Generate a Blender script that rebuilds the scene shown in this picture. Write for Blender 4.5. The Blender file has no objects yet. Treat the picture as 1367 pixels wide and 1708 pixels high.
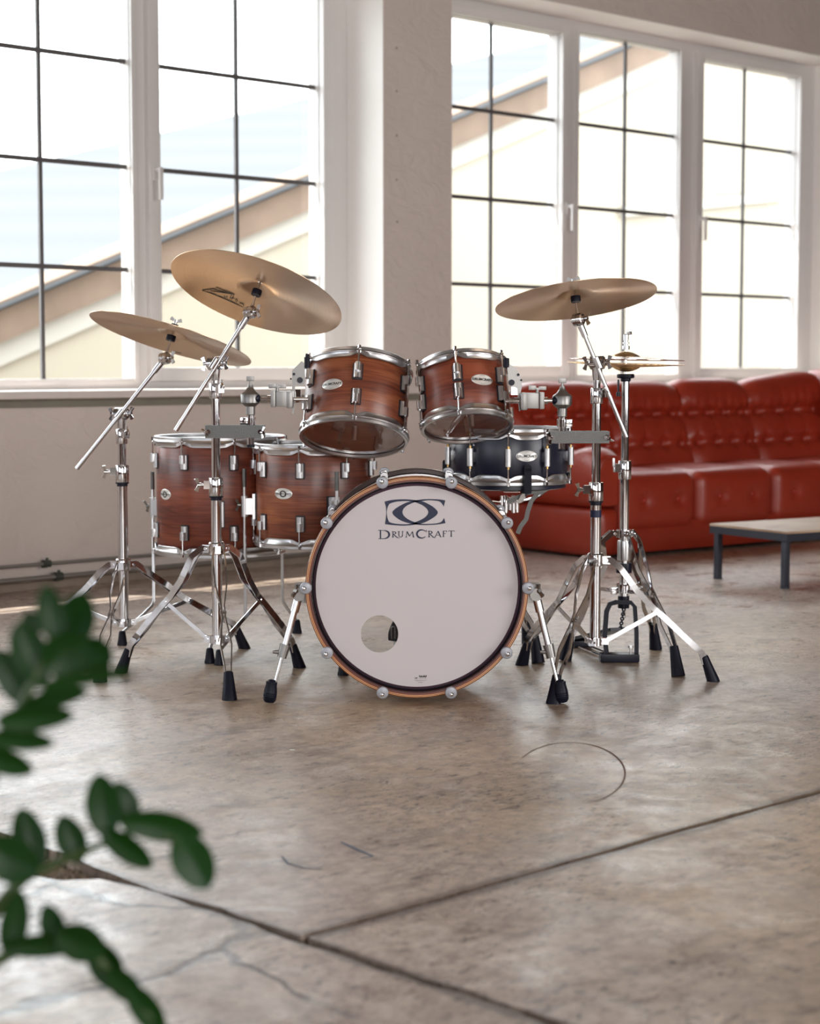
import bpy, bmesh, math, random
from mathutils import Vector, Matrix, Quaternion
from mathutils.geometry import tessellate_polygon
random.seed(7)
S = bpy.context.scene
COL = S.collection
PI = math.pi
V = Vector

def C(r, g, b, a=1.0):
    f = lambda x: (x/255/12.92) if x/255 <= .04045 else ((x/255+.055)/1.055)**2.4
    return (f(r), f(g), f(b), a)

# ------------------------------------------------------------------ camera
H = .897                       # eye height (m)
FPX = 3100.0                   # focal length in pixels of the 1367x1708 frame
PITCH = math.atan(247/FPX)
cam_d = bpy.data.cameras.new('camera'); cam = bpy.data.objects.new('camera', cam_d); COL.objects.link(cam)
cam_d.sensor_fit = 'VERTICAL'; cam_d.sensor_height = 30.0; cam_d.lens = FPX/1708*30.0
cam.location = (0, 0, H); cam.rotation_euler = (PI/2-PITCH, 0, 0)
cam_d.clip_start = .05; cam_d.clip_end = 300
cam_d.dof.use_dof = True; cam_d.dof.focus_distance = 5.0; cam_d.dof.aperture_fstop = 3.1
S.camera = cam
_c, _s = math.cos(PITCH), math.sin(PITCH)
CAM = V((0, 0, H))
def ray(x, y):
    u = (x-683.5)/FPX; v = (854-y)/FPX
    return V((u, _c+v*_s, -_s+v*_c))
def at(x, y, Y):
    r = ray(x, y); return CAM + r*(Y/r.y)
def flo(x, y, z=0.0):
    r = ray(x, y); return CAM + r*((z-H)/r.z)

# ------------------------------------------------------------------ world, sun, daylight
SKY, SUN, FILL = 6.5, 8.0, 230.0
w = bpy.data.worlds.new('hazy_sky'); S.world = w; w.use_nodes = True
bg = w.node_tree.nodes['Background']; bg.inputs[0].default_value = (.90, .96, 1.0, 1); bg.inputs[1].default_value = SKY
S.view_settings.view_transform = 'Standard'; S.view_settings.look = 'None'
S.view_settings.gamma = 1; S.view_settings.use_curve_mapping = False
S.view_settings.exposure = 0.06
S.cycles.use_denoising = True
S.cycles.max_bounces = 10; S.cycles.transparent_max_bounces = 24; S.cycles.caustics_reflective = False; S.cycles.caustics_refractive = False
S.cycles.sample_clamp_indirect = 6.0

# window-wall frame: local x runs along the wall, local y points outside, origin on the room face
W0 = V((-1.6185, 7.2926, 0)); TD = V((.719, .69501, 0)).normalized(); ND = V((TD.y, -TD.x, 0))
WM = Matrix.Translation(W0) @ Matrix.Rotation(math.atan2(TD.y, TD.x), 4, 'Z')
def wp(s, d, z=0.0): return W0 + TD*s + ND*d + V((0, 0, z))     # d = distance into the room

def aim(o, direction):
    o.rotation_euler = V(direction).to_track_quat('-Z', 'Y').to_euler()
sun_d = bpy.data.lights.new('sun', 'SUN'); sun = bpy.data.objects.new('sun', sun_d); COL.objects.link(sun)
sun_d.energy = SUN; sun_d.angle = math.radians(.6); sun_d.color = (1, .95, .86); sun.location = (0, 0, 20)
aim(sun, ND*1.0 + TD*.7 + V((0, 0, -2.13)))
def area(name, loc, direction, sx, sy, power, color=(1, 1, 1), portal=False):
    d = bpy.data.lights.new(name, 'AREA'); d.shape = 'RECTANGLE'; d.size = sx; d.size_y = sy
    d.energy = power; d.color = color
    if portal: d.cycles.is_portal = True
    o = bpy.data.objects.new(name, d); COL.objects.link(o); o.location = loc; aim(o, direction); return o
for s0 in (-3.4, .37, 4.23):
    area('sky_portal', wp(s0, -.52, 1.75), ND, 3.4, 1.95, 1, portal=True)
# added fill lamps in place of unseen windows: the wall behind the camera and the wall on its left
for s0 in (-5.6, 1.2):
    area('fill_lamp', wp(s0, 9.93, 1.9), -ND, 3.4, 2.6, FILL, (1, .985, .97))
for d0 in (3.0, 7.0):
    area('fill_lamp', wp(-8.93, d0, 2.0), TD, 3.0, 2.1, FILL*.30, (.86, .92, 1))

# ------------------------------------------------------------------ materials
MATS = {}
def newmat(name):
    m = bpy.data.materials.new(name); m.use_nodes = True; MATS[name] = m
    nt = m.node_tree; return m, nt, nt.nodes['Principled BSDF']
def nd(nt, t, **kw):
    n = nt.nodes.new(t)
    for k, v in kw.items():
        if k in n.inputs: n.inputs[k].default_value = v
        else: setattr(n, k, v)
    return n
def plain(name, col, rough=.5, metal=0.0, spec=None, bump=0.0, bscale=60, var=0.0, coat=0.0):
    m, nt, p = newmat(name)
    p.inputs['Base Color'].default_value = col; p.inputs['Roughness'].default_value = rough; p.inputs['Metallic'].default_value = metal
    if spec is not None: p.inputs['Specular IOR Level'].default_value = spec
    if coat: p.inputs['Coat Weight'].default_value = coat; p.inputs['Coat Roughness'].default_value = .1
    tc = nd(nt, 'ShaderNodeTexCoord')
    if var:
        n = nd(nt, 'ShaderNodeTexNoise', Scale=bscale*.3, Detail=4.0); nt.links.new(tc.outputs['Object'], n.inputs['Vector'])
        mx = nd(nt, 'ShaderNodeMixRGB'); mx.inputs[1].default_value = tuple(c*(1-var) for c in col[:3])+(1,)
        mx.inputs[2].default_value = tuple(min(1, c*(1+var)) for c in col[:3])+(1,)
        nt.links.new(n.outputs[0], mx.inputs[0]); nt.links.new(mx.outputs[0], p.inputs['Base Color'])
    if bump:
        n = nd(nt, 'ShaderNodeTexNoise', Scale=bscale, Detail=5.0); nt.links.new(tc.outputs['Object'], n.inputs['Vector'])
        b = nd(nt, 'ShaderNodeBump', Strength=bump, Distance=.01); nt.links.new(n.outputs[0], b.inputs['Height']); nt.links.new(b.outputs[0], p.inputs['Normal'])
    return m
chrome = plain('chrome', (.72, .72, .74, 1), .07, 1.0)
satin = plain('satin_chrome', (.66, .66, .67, 1), .3, 1.0, var=.05)
brushed = plain('brushed_steel', (.13, .13, .125, 1), .38, .7, bump=.15, bscale=300)
castm = plain('cast_zinc', (.30, .29, .28, 1), .38, .9)
rubber = plain('black_rubber', (.005, .006, .016, 1), .45, 0.0, spec=.25)
blackpl = plain('black_plastic', (.006, .007, .018, 1), .35, spec=.3)
gasket = plain('gasket', (.015, .014, .02, 1), .5)
headm = plain('coated_drumhead', C(214, 207, 209), .62, var=.02, bump=.02, bscale=900, spec=.3)
headtop = plain('floor_tom_drumhead', C(235, 235, 238), .3)
discm = plain('claw_disc', C(170, 172, 180), .4, .25)
inkm = plain('dark_blue_ink', (.010, .016, .055, 1), .5)
inkb = plain('black_ink', (.018, .014, .014, 1), .5)
badgem = plain('badge_metal', (.86, .85, .82, 1), .35, .5)
snarem = plain('black_satin_lacquer', (.012, .014, .034, 1), .33, 0, spec=.6)
brass = plain('brass', (.75, .50, .20, 1), .25, 1)
pvc = plain('white_pvc', C(214, 210, 208), .35, var=.02)
muntm = plain('backlit_muntin_grey', C(88, 84, 84), .45)  # dark grey painted in for bars seen against bright daylight
sillm = plain('sill_stone', C(222, 212, 206), .5, bump=.05, bscale=80, var=.05)
sillmetal = plain('sill_band_paint', C(128, 124, 112), .5, var=.15, bscale=30)
pipem = plain('galvanised_conduit', C(176, 172, 166), .32, .8, var=.1, bscale=20)
clampm = plain('oxidised_clamp', C(84, 88, 82), .45, .5, var=.2)
steel = plain('dark_table_steel', C(68, 70, 80), .42, .6, bump=.05, bscale=100)
leafm0 = plain('glossy_leaf', (.004, .034, .002, 1), .36, var=.5, bscale=14, coat=0, spec=.22)
stemm = plain('plant_stem', (.035, .07, .012, 1), .45, var=.3)
potm = plain('clay_pot', C(150, 90, 66), .8, bump=.1, bscale=60)
soilm = plain('soil', C(60, 46, 38), .95, bump=.6, bscale=70)
darkwall = plain('dark_brick_wall', C(92, 66, 56), .9, bump=.3, bscale=20, var=.2)
ceilm = plain('ceiling_paint', C(120, 112, 106), .9, var=.04, bscale=5)
exwall = plain('cream_render', C(163, 154, 138), .9, var=.05, bscale=3)
exband = plain('pale_band', C(170, 165, 156), .9, var=.05, bscale=6)
exground = plain('yard_ground', C(112, 109, 103), .95, var=.06, bscale=3)
darkvoid = plain('underside_shade', (.01, .01, .03, 1), .9)
buttonm = plain('leather_button', C(165, 40, 22), .35)

def mk_clear(name, tint, gloss=.12, haze=0.0):
    m, nt, p = newmat(name); nt.nodes.remove(p); out = nt.nodes['Material Output']
    t = nd(nt, 'ShaderNodeBsdfTransparent'); t.inputs[0].default_value = tint
    g = nd(nt, 'ShaderNodeBsdfGlossy'); g.inputs['Roughness'].default_value = .03
    lw = nd(nt, 'ShaderNodeLayerWeight'); pw = nd(nt, 'ShaderNodeMath', operation='POWER'); pw.inputs[1].default_value = 5.0; nt.links.new(lw.outputs['Facing'], pw.inputs[0])
    f = nd(nt, 'ShaderNodeMath', operation='MULTIPLY_ADD'); f.inputs[1].default_value = .96; f.inputs[2].default_value = .04; nt.links.new(pw.outputs[0], f.inputs[0])
    mul = nd(nt, 'ShaderNodeMath', operation='MULTIPLY'); mul.inputs[1].default_value = gloss
    mx = nd(nt, 'ShaderNodeMixShader')
    nt.links.new(f.outputs[0], mul.inputs[0]); nt.links.new(mul.outputs[0], mx.inputs[0]); nt.links.new(t.outputs[0], mx.inputs[1]); nt.links.new(g.outputs[0], mx.inputs[2])
    last = mx
    if haze:
        d = nd(nt, 'ShaderNodeBsdfTranslucent'); d.inputs[0].default_value = (.9, .9, .9, 1)
        m2 = nd(nt, 'ShaderNodeMixShader'); m2.inputs[0].default_value = haze
        nt.links.new(mx.outputs[0], m2.inputs[1]); nt.links.new(d.outputs[0], m2.inputs[2]); last = m2
    nt.links.new(last.outputs[0], out.inputs[0]); return m
glassm = mk_clear('window_glass', (.97, .98, .97, 1), 1.0)
clearhead = mk_clear('clear_drumhead', (.97, .95, .94, 1), 2.2, .14)
clearbatter = mk_clear('clear_batter_head', (.98, .98, .98, 1), .5, .06)
bassbatter = mk_clear('clear_bass_batter', (.99, .99, .99, 1), .5, .06)

def wood(name, c1, c2, c3, rough=.38, coat=.25, sc=1.0):
    """walnut veneer: fine horizontal grain with broad cathedral figure"""
    m, nt, p = newmat(name); L = nt.links.new
    tc = nd(nt, 'ShaderNodeTexCoord')
    mp = nd(nt, 'ShaderNodeMapping'); mp.inputs['Scale'].default_value = (2.2*sc, 2.2*sc, 15*sc); L(tc.outputs['Object'], mp.inputs[0])
    oi = nd(nt, 'ShaderNodeObjectInfo'); ad = nd(nt, 'ShaderNodeVectorMath', operation='ADD')
    L(mp.outputs[0], ad.inputs[0])
    sc2 = nd(nt, 'ShaderNodeMath', operation='MULTIPLY'); sc2.inputs[1].default_value = 31.0; L(oi.outputs['Random'], sc2.inputs[0]); L(sc2.outputs[0], ad.inputs[1])
    n1 = nd(nt, 'ShaderNodeTexNoise', Scale=1.0, Detail=3.0, Distortion=.8); L(ad.outputs[0], n1.inputs[0])
    wv = nd(nt, 'ShaderNodeMath', operation='MULTIPLY'); wv.inputs[1].default_value = 40.0; L(n1.outputs[0], wv.inputs[0])
    sn = nd(nt, 'ShaderNodeMath', operation='SINE'); L(wv.outputs[0], sn.inputs[0])
    mp2 = nd(nt, 'ShaderNodeMapping'); mp2.inputs['Scale'].default_value = (7*sc, 7*sc, 210*sc); L(tc.outputs['Object'], mp2.inputs[0])
    n2 = nd(nt, 'ShaderNodeTexNoise', Scale=1.0, Detail=4.0); L(mp2.outputs[0], n2.inputs[0])
    n3 = nd(nt, 'ShaderNodeTexNoise', Scale=.8, Detail=2.0); L(ad.outputs[0], n3.inputs[0])
    r1 = nd(nt, 'ShaderNodeMapRange'); r1.inputs[1].default_value = -1; r1.inputs[2].default_value = 1; r1.inputs[3].default_value = .42; r1.inputs[4].default_value = .58; L(sn.outputs[0], r1.inputs[0])
    a = nd(nt, 'ShaderNodeMath', operation='MULTIPLY'); L(r1.outputs[0], a.inputs[0]); a.inputs[1].default_value = .45
    b = nd(nt, 'ShaderNodeMath', operation='MULTIPLY_ADD'); L(n2.outputs[0], b.inputs[0]); b.inputs[1].default_value = .36; L(a.outputs[0], b.inputs[2])
    c = nd(nt, 'ShaderNodeMath', operation='MULTIPLY_ADD'); L(n3.outputs[0], c.inputs[0]); c.inputs[1].default_value = .85; L(b.outputs[0], c.inputs[2])
    d = nd(nt, 'ShaderNodeMath', operation='SUBTRACT'); L(c.outputs[0], d.inputs[0]); d.inputs[1].default_value = .33
    cr = nd(nt, 'ShaderNodeValToRGB'); e = cr.color_ramp.elements
    e[0].position = .36; e[0].color = c1; e[1].position = .68; e[1].color = c3; k = e.new(.5); k.color = c2
    L(d.outputs[0], cr.inputs[0]); L(cr.outputs[0], p.inputs['Base Color'])
    p.inputs['Roughness'].default_value = rough; p.inputs['Coat Weight'].default_value = coat; p.inputs['Coat Roughness'].default_value = .25
    return m
walnut = wood('walnut_veneer', C(92, 44, 32), C(134, 70, 46), C(178, 106, 68))
walnut2 = wood('walnut_veneer_red', C(80, 34, 28), C(118, 54, 38), C(156, 80, 54))

innerwood = wood('brightened_inner_wood', C(150, 92, 66), C(176, 116, 86), C(198, 138, 104), .35, .3)  # walnut lightened to brighten the dim inside of the shells
def cymbal_mat(name, c1, c2, rough, hammered=False):
    m, nt, p = newmat(name); L = nt.links.new
    tc = nd(nt, 'ShaderNodeTexCoord'); sep = nd(nt, 'ShaderNodeSeparateXYZ'); L(tc.outputs['Object'], sep.inputs[0])
    ln = nd(nt, 'ShaderNodeVectorMath', operation='LENGTH'); cx = nd(nt, 'ShaderNodeCombineXYZ'); L(sep.outputs[0], cx.inputs[0]); L(sep.outputs[1], cx.inputs[1]); L(cx.outputs[0], ln.inputs[0])
    sc = nd(nt, 'ShaderNodeMath', operation='MULTIPLY'); sc.inputs[1].default_value = 260; L(ln.outputs['Value'], sc.inputs[0])
    n = nd(nt, 'ShaderNodeTexNoise', Scale=1.0, Detail=4.0); n.noise_dimensions = '1D'; L(sc.outputs[0], n.inputs['W'])
    n2 = nd(nt, 'ShaderNodeTexNoise', Scale=9.0, Detail=3.0); L(tc.outputs['Object'], n2.inputs[0])
    av = nd(nt, 'ShaderNodeMath', operation='MULTIPLY_ADD'); av.inputs[1].default_value = .5; L(n2.outputs[0], av.inputs[0]); 
    hm = nd(nt, 'ShaderNodeMath', operation='MULTIPLY'); hm.inputs[1].default_value = .5; L(n.outputs[0], hm.inputs[0]); L(hm.outputs[0], av.inputs[2])
    mx = nd(nt, 'ShaderNodeMixRGB'); mx.inputs[1].default_value = c1; mx.inputs[2].default_value = c2; L(av.outputs[0], mx.inputs[0]); L(mx.outputs[0], p.inputs['Base Color'])
    p.inputs['Metallic'].default_value = .95; p.inputs['Roughness'].default_value = rough; p.inputs['Anisotropic'].default_value = .95; p.inputs['Anisotropic Rotation'].default_value = .25
    tg = nd(nt, 'ShaderNodeTangent'); tg.direction_type = 'RADIAL'; tg.axis = 'Z'; L(tg.outputs[0], p.inputs['Tangent'])
    b = nd(nt, 'ShaderNodeBump', Strength=.25 if not hammered else .7, Distance=.0006 if not hammered else .003)
    if hammered:
        vo = nd(nt, 'ShaderNodeTexVoronoi', Scale=95.0); L(tc.outputs['Object'], vo.inputs[0]); L(vo.outputs[0], b.inputs['Height'])
    else: L(n.outputs[0], b.inputs['Height'])
    L(b.outputs[0], p.inputs['Normal']); return m
bronze = cymbal_mat('lathed_bronze', C(214, 180, 148), C(244, 218, 188), .32)
bronze_h = cymbal_mat('hammered_bronze', C(206, 156, 104), C(240, 196, 136), .3, True)
bronze_b = cymbal_mat('brilliant_bronze', C(226, 210, 200), C(246, 232, 222), .16)

def hoop_mat():
    m, nt, p = newmat('striped_hoop_plies'); L = nt.links.new
    tc = nd(nt, 'ShaderNodeTexCoord'); sep = nd(nt, 'ShaderNodeSeparateXYZ'); L(tc.outputs['Object'], sep.inputs[0])
    cx = nd(nt, 'ShaderNodeCombineXYZ'); L(sep.outputs[0], cx.inputs[0]); L(sep.outputs[1], cx.inputs[1])
    ln = nd(nt, 'ShaderNodeVectorMath', operation='LENGTH'); L(cx.outputs[0], ln.inputs[0])
    r = nd(nt, 'ShaderNodeMapRange'); r.inputs[1].default_value = .277; r.inputs[2].default_value = .2935; L(ln.outputs['Value'], r.inputs[0])
    cr = nd(nt, 'ShaderNodeValToRGB'); cr.color_ramp.interpolation = 'CONSTANT'; E = cr.color_ramp.elements
    cols = [(0, C(72, 36, 34)), (.14, C(112, 58, 42)), (.46, C(236, 170, 116)), (.57, C(62, 34, 28)), (.66, C(238, 172, 118)), (.78, C(66, 36, 30)), (.90, C(214, 146, 98))]
    E[0].position = 0; E[0].color = cols[0][1]; E[1].position = cols[1][0]; E[1].color = cols[1][1]
    for q, c in cols[2:]: k = E.new(q); k.color = c
    L(r.outputs[0], cr.inputs[0]); L(cr.outputs[0], p.inputs['Base Color']); p.inputs['Roughness'].default_value = .35; p.inputs['Coat Weight'].default_value = .3
    return m
hoopm = hoop_mat()

def floor_mat():
    m, nt, p = newmat('worn_concrete'); L = nt.links.new
    tc = nd(nt, 'ShaderNodeTexCoord'); O = tc.outputs['Object']
    def noise(scale, detail=6.0, rough=.6, dist=0.0, vec=None):
        n = nd(nt, 'ShaderNodeTexNoise', Scale=scale, Detail=detail, Roughness=rough, Distortion=dist); L(vec or O, n.inputs[0]); return n.outputs[0]
    def ramp(inp, a, b, c0=(0, 0, 0, 1), c1=(1, 1, 1, 1)):
        r = nd(nt, 'ShaderNodeValToRGB'); e = r.color_ramp.elements; e[0].position = a; e[1].position = b; e[0].color = c0; e[1].color = c1; L(inp, r.inputs[0]); return r.outputs[0]
    def mix(f, a, b, blend='MIX', fv=None):
        x = nd(nt, 'ShaderNodeMixRGB', blend_type=blend)
        if f is None: x.inputs[0].default_value = fv
        else: L(f, x.inputs[0])
        for i, q in ((1, a), (2, b)):
            if isinstance(q, tuple): x.inputs[i].default_value = q
            else: L(q, x.inputs[i])
        return x.outputs[0]
    big = ramp(noise(.55, 3.0), .38, .64)
    base = mix(big, C(206, 178, 148), C(220, 204, 192))
    mid = ramp(noise(2.6, 8.0, .65, .6), .40, .66)
    base = mix(mid, base, C(140, 116, 98), fv=None)
    base2 = mix(None, base, mix(big, C(216, 192, 164), C(226, 212, 204)), fv=.5)
    fine = ramp(noise(26, 8.0, .7), .36, .62, C(150, 132, 122), (1, 1, 1, 1))
    base3 = mix(None, base2, fine, 'MULTIPLY', .55)
    # dark stains and scuffs, stretched a little along the hall
    mp = nd(nt, 'ShaderNodeMapping'); mp.inputs['Scale'].default_value = (1.0, 2.3, 1); mp.inputs['Rotation'].default_value = (0, 0, .5); L(O, mp.inputs[0])
    st = ramp(noise(2.6, 12.0, .78, .3, mp.outputs[0]), .53, .63)
    st2 = ramp(noise(11, 8.0, .74, .2, mp.outputs[0]), .57, .64)
    stm = nd(nt, 'ShaderNodeMath', operation='MULTIPLY'); L(st, stm.inputs[0]); stm.inputs[1].default_value = .6
    base4 = mix(stm.outputs[0], base3, C(92, 70, 58))
    stm2 = nd(nt, 'ShaderNodeMath', operation='MULTIPLY'); L(st2, stm2.inputs[0]); stm2.inputs[1].default_value = .7
    base5 = mix(stm2.outputs[0], base4, C(74, 56, 48))
    sp_ = ramp(noise(38, 5.0, .8, 0, mp.outputs[0]), .55, .59); spm = nd(nt, 'ShaderNodeMath', operation='MULTIPLY'); L(sp_, spm.inputs[0]); L(ramp(noise(1.7, 5.0, .7), .45, .62), spm.inputs[1])
    base5 = mix(spm.outputs[0], base5, C(44, 34, 30))
    ch = ramp(noise(17, 9.0, .82, .5, mp.outputs[0]), .562, .585); chm = nd(nt, 'ShaderNodeMath', operation='MULTIPLY'); L(ch, chm.inputs[0]); L(ramp(noise(.9, 6.0, .75), .44, .58), chm.inputs[1])
    base5 = mix(chm.outputs[0], base5, C(60, 46, 40))
    li = ramp(noise(7, 9.0, .8, .4), .57, .62); lim = nd(nt, 'ShaderNodeMath', operation='MULTIPLY'); L(li, lim.inputs[0]); lim.inputs[1].default_value = .35
    base5 = mix(lim.outputs[0], base5, C(226, 216, 206))
    # pits
    vo = nd(nt, 'ShaderNodeTexVoronoi', Scale=7.0); vo.inputs['Randomness'].default_value = 1; L(O, vo.inputs[0])
    pit = ramp(vo.outputs['Distance'], .035, .055, (1, 1, 1, 1), (0, 0, 0, 1))
    pm = nd(nt, 'ShaderNodeMath', operation='MULTIPLY'); L(pit, pm.inputs[0]); L(ramp(noise(1.3, 3.0), .48, .54), pm.inputs[1])
    base6 = mix(pm.outputs[0], base5, C(58, 44, 38))
    # wandering hairline cracks on the broken slab (left) and one line across the hall
    sep = nd(nt, 'ShaderNodeSeparateXYZ'); L(O, sep.inputs[0])
    wob = nd(nt, 'ShaderNodeMath', operation='MULTIPLY_ADD'); L(noise(5.0, 6.0, .7), wob.inputs[0]); wob.inputs[1].default_value = .05; L(sep.outputs[1], wob.inputs[2])
    dd = nd(nt, 'ShaderNodeMath', operation='ADD'); L(wob.outputs[0], dd.inputs[0]); dd.inputs[1].default_value = 3.77
    ab = nd(nt, 'ShaderNodeMath', operation='ABSOLUTE'); L(dd.outputs[0], ab.inputs[0])
    ck = ramp(ab.outputs[0], .002, .006, (1, 1, 1, 1), (0, 0, 0, 1))
    gt = nd(nt, 'ShaderNodeMath', operation='GREATER_THAN'); L(sep.outputs[0], gt.inputs[0]); gt.inputs[1].default_value = -.9
    ckm = nd(nt, 'ShaderNodeMath', operation='MULTIPLY'); L(ck, ckm.inputs[0]); L(gt.outputs[0], ckm.inputs[1])
    ckn = nd(nt, 'ShaderNodeMath', operation='MULTIPLY'); L(ckm.outputs[0], ckn.inputs[0]); L(ramp(noise(2.0, 4.0), .42, .55), ckn.inputs[1])
    v2 = nd(nt, 'ShaderNodeTexVoronoi', Scale=2.3); v2.feature = 'DISTANCE_TO_EDGE'
    ds = nd(nt, 'ShaderNodeVectorMath', operation='MULTIPLY_ADD'); nn = nd(nt, 'ShaderNodeTexNoise', Scale=4.0, Detail=6.0); L(O, nn.inputs[0]); L(nn.outputs['Color'], ds.inputs[0]); ds.inputs[1].default_value = (.28, .28, 0); L(O, ds.inputs[2]); L(ds.outputs[0], v2.inputs[0])
    c2 = ramp(v2.outputs['Distance'], .006, .03, (1, 1, 1, 1), (0, 0, 0, 1))
    lt = nd(nt, 'ShaderNodeMath', operation='LESS_THAN'); L(sep.outputs[0], lt.inputs[0]); lt.inputs[1].default_value = -2.05
    c2m = nd(nt, 'ShaderNodeMath', operation='MULTIPLY'); L(c2, c2m.inputs[0]); L(lt.outputs[0], c2m.inputs[1])
    c2n = nd(nt, 'ShaderNodeMath', operation='MULTIPLY'); L(c2m.outputs[0], c2n.inputs[0]); L(ramp(noise(3.0, 4.0), .34, .46), c2n.inputs[1])
    call = nd(nt, 'ShaderNodeMath', operation='MAXIMUM'); L(ckn.outputs[0], call.inputs[0]); L(c2n.outputs[0], call.inputs[1])
    cf = nd(nt, 'ShaderNodeMath', operation='MULTIPLY'); L(call.outputs[0], cf.inputs[0]); cf.inputs[1].default_value = .9
    base7 = mix(cf.outputs[0], base6, C(62, 50, 44))
    # dirt ground into the slab edges along both joints
    def margin(axis, pos, wd):
        wz = nd(nt, 'ShaderNodeMath', operation='MULTIPLY_ADD'); L(noise(9.0, 8.0, .75), wz.inputs[0]); wz.inputs[1].default_value = .05; L(sep.outputs[axis], wz.inputs[2])
        a_ = nd(nt, 'ShaderNodeMath', operation='ADD'); L(wz.outputs[0], a_.inputs[0]); a_.inputs[1].default_value = -pos-.025
        b_ = nd(nt, 'ShaderNodeMath', operation='ABSOLUTE'); L(a_.outputs[0], b_.inputs[0]); return ramp(b_.outputs[0], wd*.5, wd, (1, 1, 1, 1), (0, 0, 0, 1))
    g1 = nd(nt, 'ShaderNodeMath', operation='GREATER_THAN'); L(sep.outputs[0], g1.inputs[0]); g1.inputs[1].default_value = -2.03
    m1 = nd(nt, 'ShaderNodeMath', operation='MULTIPLY'); L(margin(1, -4.20, .034), m1.inputs[0]); L(g1.outputs[0], m1.inputs[1])
    m2 = nd(nt, 'ShaderNodeMath', operation='MAXIMUM'); L(m1.outputs[0], m2.inputs[0]); L(margin(0, -2.05, .026), m2.inputs[1])
    m3 = nd(nt, 'ShaderNodeMath', operation='MULTIPLY'); L(m2.outputs[0], m3.inputs[0]); m3.inputs[1].default_value = .72
    base7 = mix(m3.outputs[0], base7, C(74, 62, 54))
    L(base7, p.inputs['Base Color'])
    rr = nd(nt, 'ShaderNodeMapRange'); rr.inputs[1].default_value = .3; rr.inputs[2].default_value = .7; rr.inputs[3].default_value = .17; rr.inputs[4].default_value = .52
    L(noise(5, 10.0, .8, .3), rr.inputs[0]); L(rr.outputs[0], p.inputs['Roughness'])
    p.inputs['Specular IOR Level'].default_value = .8
    hsum = nd(nt, 'ShaderNodeMath', operation='SUBTRACT'); L(noise(16, 8.0, .7), hsum.inputs[0]); L(call.outputs[0], hsum.inputs[1])
    b = nd(nt, 'ShaderNodeBump', Strength=.09, Distance=.01); L(hsum.outputs[0], b.inputs['Height']); L(b.outputs[0], p.inputs['Normal'])
    return m
floorm = floor_mat()
jointm = plain('joint_dirt', C(36, 31, 28), .9, bump=.6, bscale=90, var=.4)

def plaster_mat(name, c1, c2, strength):
    m, nt, p = newmat(name); L = nt.links.new
    tc = nd(nt, 'ShaderNodeTexCoord')
    n = nd(nt, 'ShaderNodeTexNoise', Scale=1.6, Detail=5.0); L(tc.outputs['Object'], n.inputs[0])
    mx = nd(nt, 'ShaderNodeMixRGB'); mx.inputs[1].default_value = c1; mx.inputs[2].default_value = c2; L(n.outputs[0], mx.inputs[0]); L(mx.outputs[0], p.inputs['Base Color'])
    p.inputs['Roughness'].default_value = .75
    mp = nd(nt, 'ShaderNodeMapping'); mp.inputs['Scale'].default_value = (1, 1, 1.6); mp.inputs['Rotation'].default_value = (0, .5, 0); L(tc.outputs['Object'], mp.inputs[0])
    n2 = nd(nt, 'ShaderNodeTexNoise', Scale=7.0, Detail=5.0, Roughness=.55, Distortion=1.6); L(mp.outputs[0], n2.inputs[0])
    n3 = nd(nt, 'ShaderNodeTexNoise', Scale=60.0, Detail=4.0); L(tc.outputs['Object'], n3.inputs[0])
    ad = nd(nt, 'ShaderNodeMath', operation='MULTIPLY_ADD'); ad.inputs[1].default_value = .12; L(n3.outputs[0], ad.inputs[0]); L(n2.outputs[0], ad.inputs[2])
    b = nd(nt, 'ShaderNodeBump', Strength=strength, Distance=.02); L(ad.outputs[0], b.inputs['Height']); L(b.outputs[0], p.inputs['Normal'])
    return m
plaster = plaster_mat('rough_plaster', C(206, 192, 184), C(222, 210, 202), .55)

def leather_mat():
    m, nt, p = newmat('red_leather'); L = nt.links.new
    tc = nd(nt, 'ShaderNodeTexCoord')
    n = nd(nt, 'ShaderNodeTexNoise', Scale=5.0, Detail=5.0); L(tc.outputs['Object'], n.inputs[0])
    mx = nd(nt, 'ShaderNodeMixRGB'); mx.inputs[1].default_value = C(142, 40, 23); mx.inputs[2].default_value = C(168, 58, 36); L(n.outputs[0], mx.inputs[0]); L(mx.outputs[0], p.inputs['Base Color'])
    p.inputs['Roughness'].default_value = .36; p.inputs['Specular IOR Level'].default_value = .55
    n2 = nd(nt, 'ShaderNodeTexNoise', Scale=22.0, Detail=4.0, Distortion=.8); L(tc.outputs['Object'], n2.inputs[0])
    b = nd(nt, 'ShaderNodeBump', Strength=.25, Distance=.006); L(n2.outputs[0], b.inputs['Height']); L(b.outputs[0], p.inputs['Normal'])
    return m
leather = leather_mat()
def roof_mat():
    m, nt, p = newmat('pale_ribbed_roofing'); L = nt.links.new
    tc = nd(nt, 'ShaderNodeTexCoord'); wv = nd(nt, 'ShaderNodeTexWave', Scale=1.1); wv.bands_direction = 'Z'; L(tc.outputs['Object'], wv.inputs[0])
    mx = nd(nt, 'ShaderNodeMixRGB'); mx.inputs[1].default_value = C(95, 97, 100); mx.inputs[2].default_value = C(98, 100, 103); L(wv.outputs[0], mx.inputs[0]); L(mx.outputs[0], p.inputs['Base Color'])
    p.inputs['Roughness'].default_value = 1; p.inputs['Specular IOR Level'].default_value = 0; return m
roofm = roof_mat()
fasciam = plain('weathered_fascia', C(118, 100, 86), .9, var=.35, bscale=9)
plankm = wood('table_plywood', C(150, 120, 98), C(184, 156, 132), C(206, 184, 162), .45, .1, .6)

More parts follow.
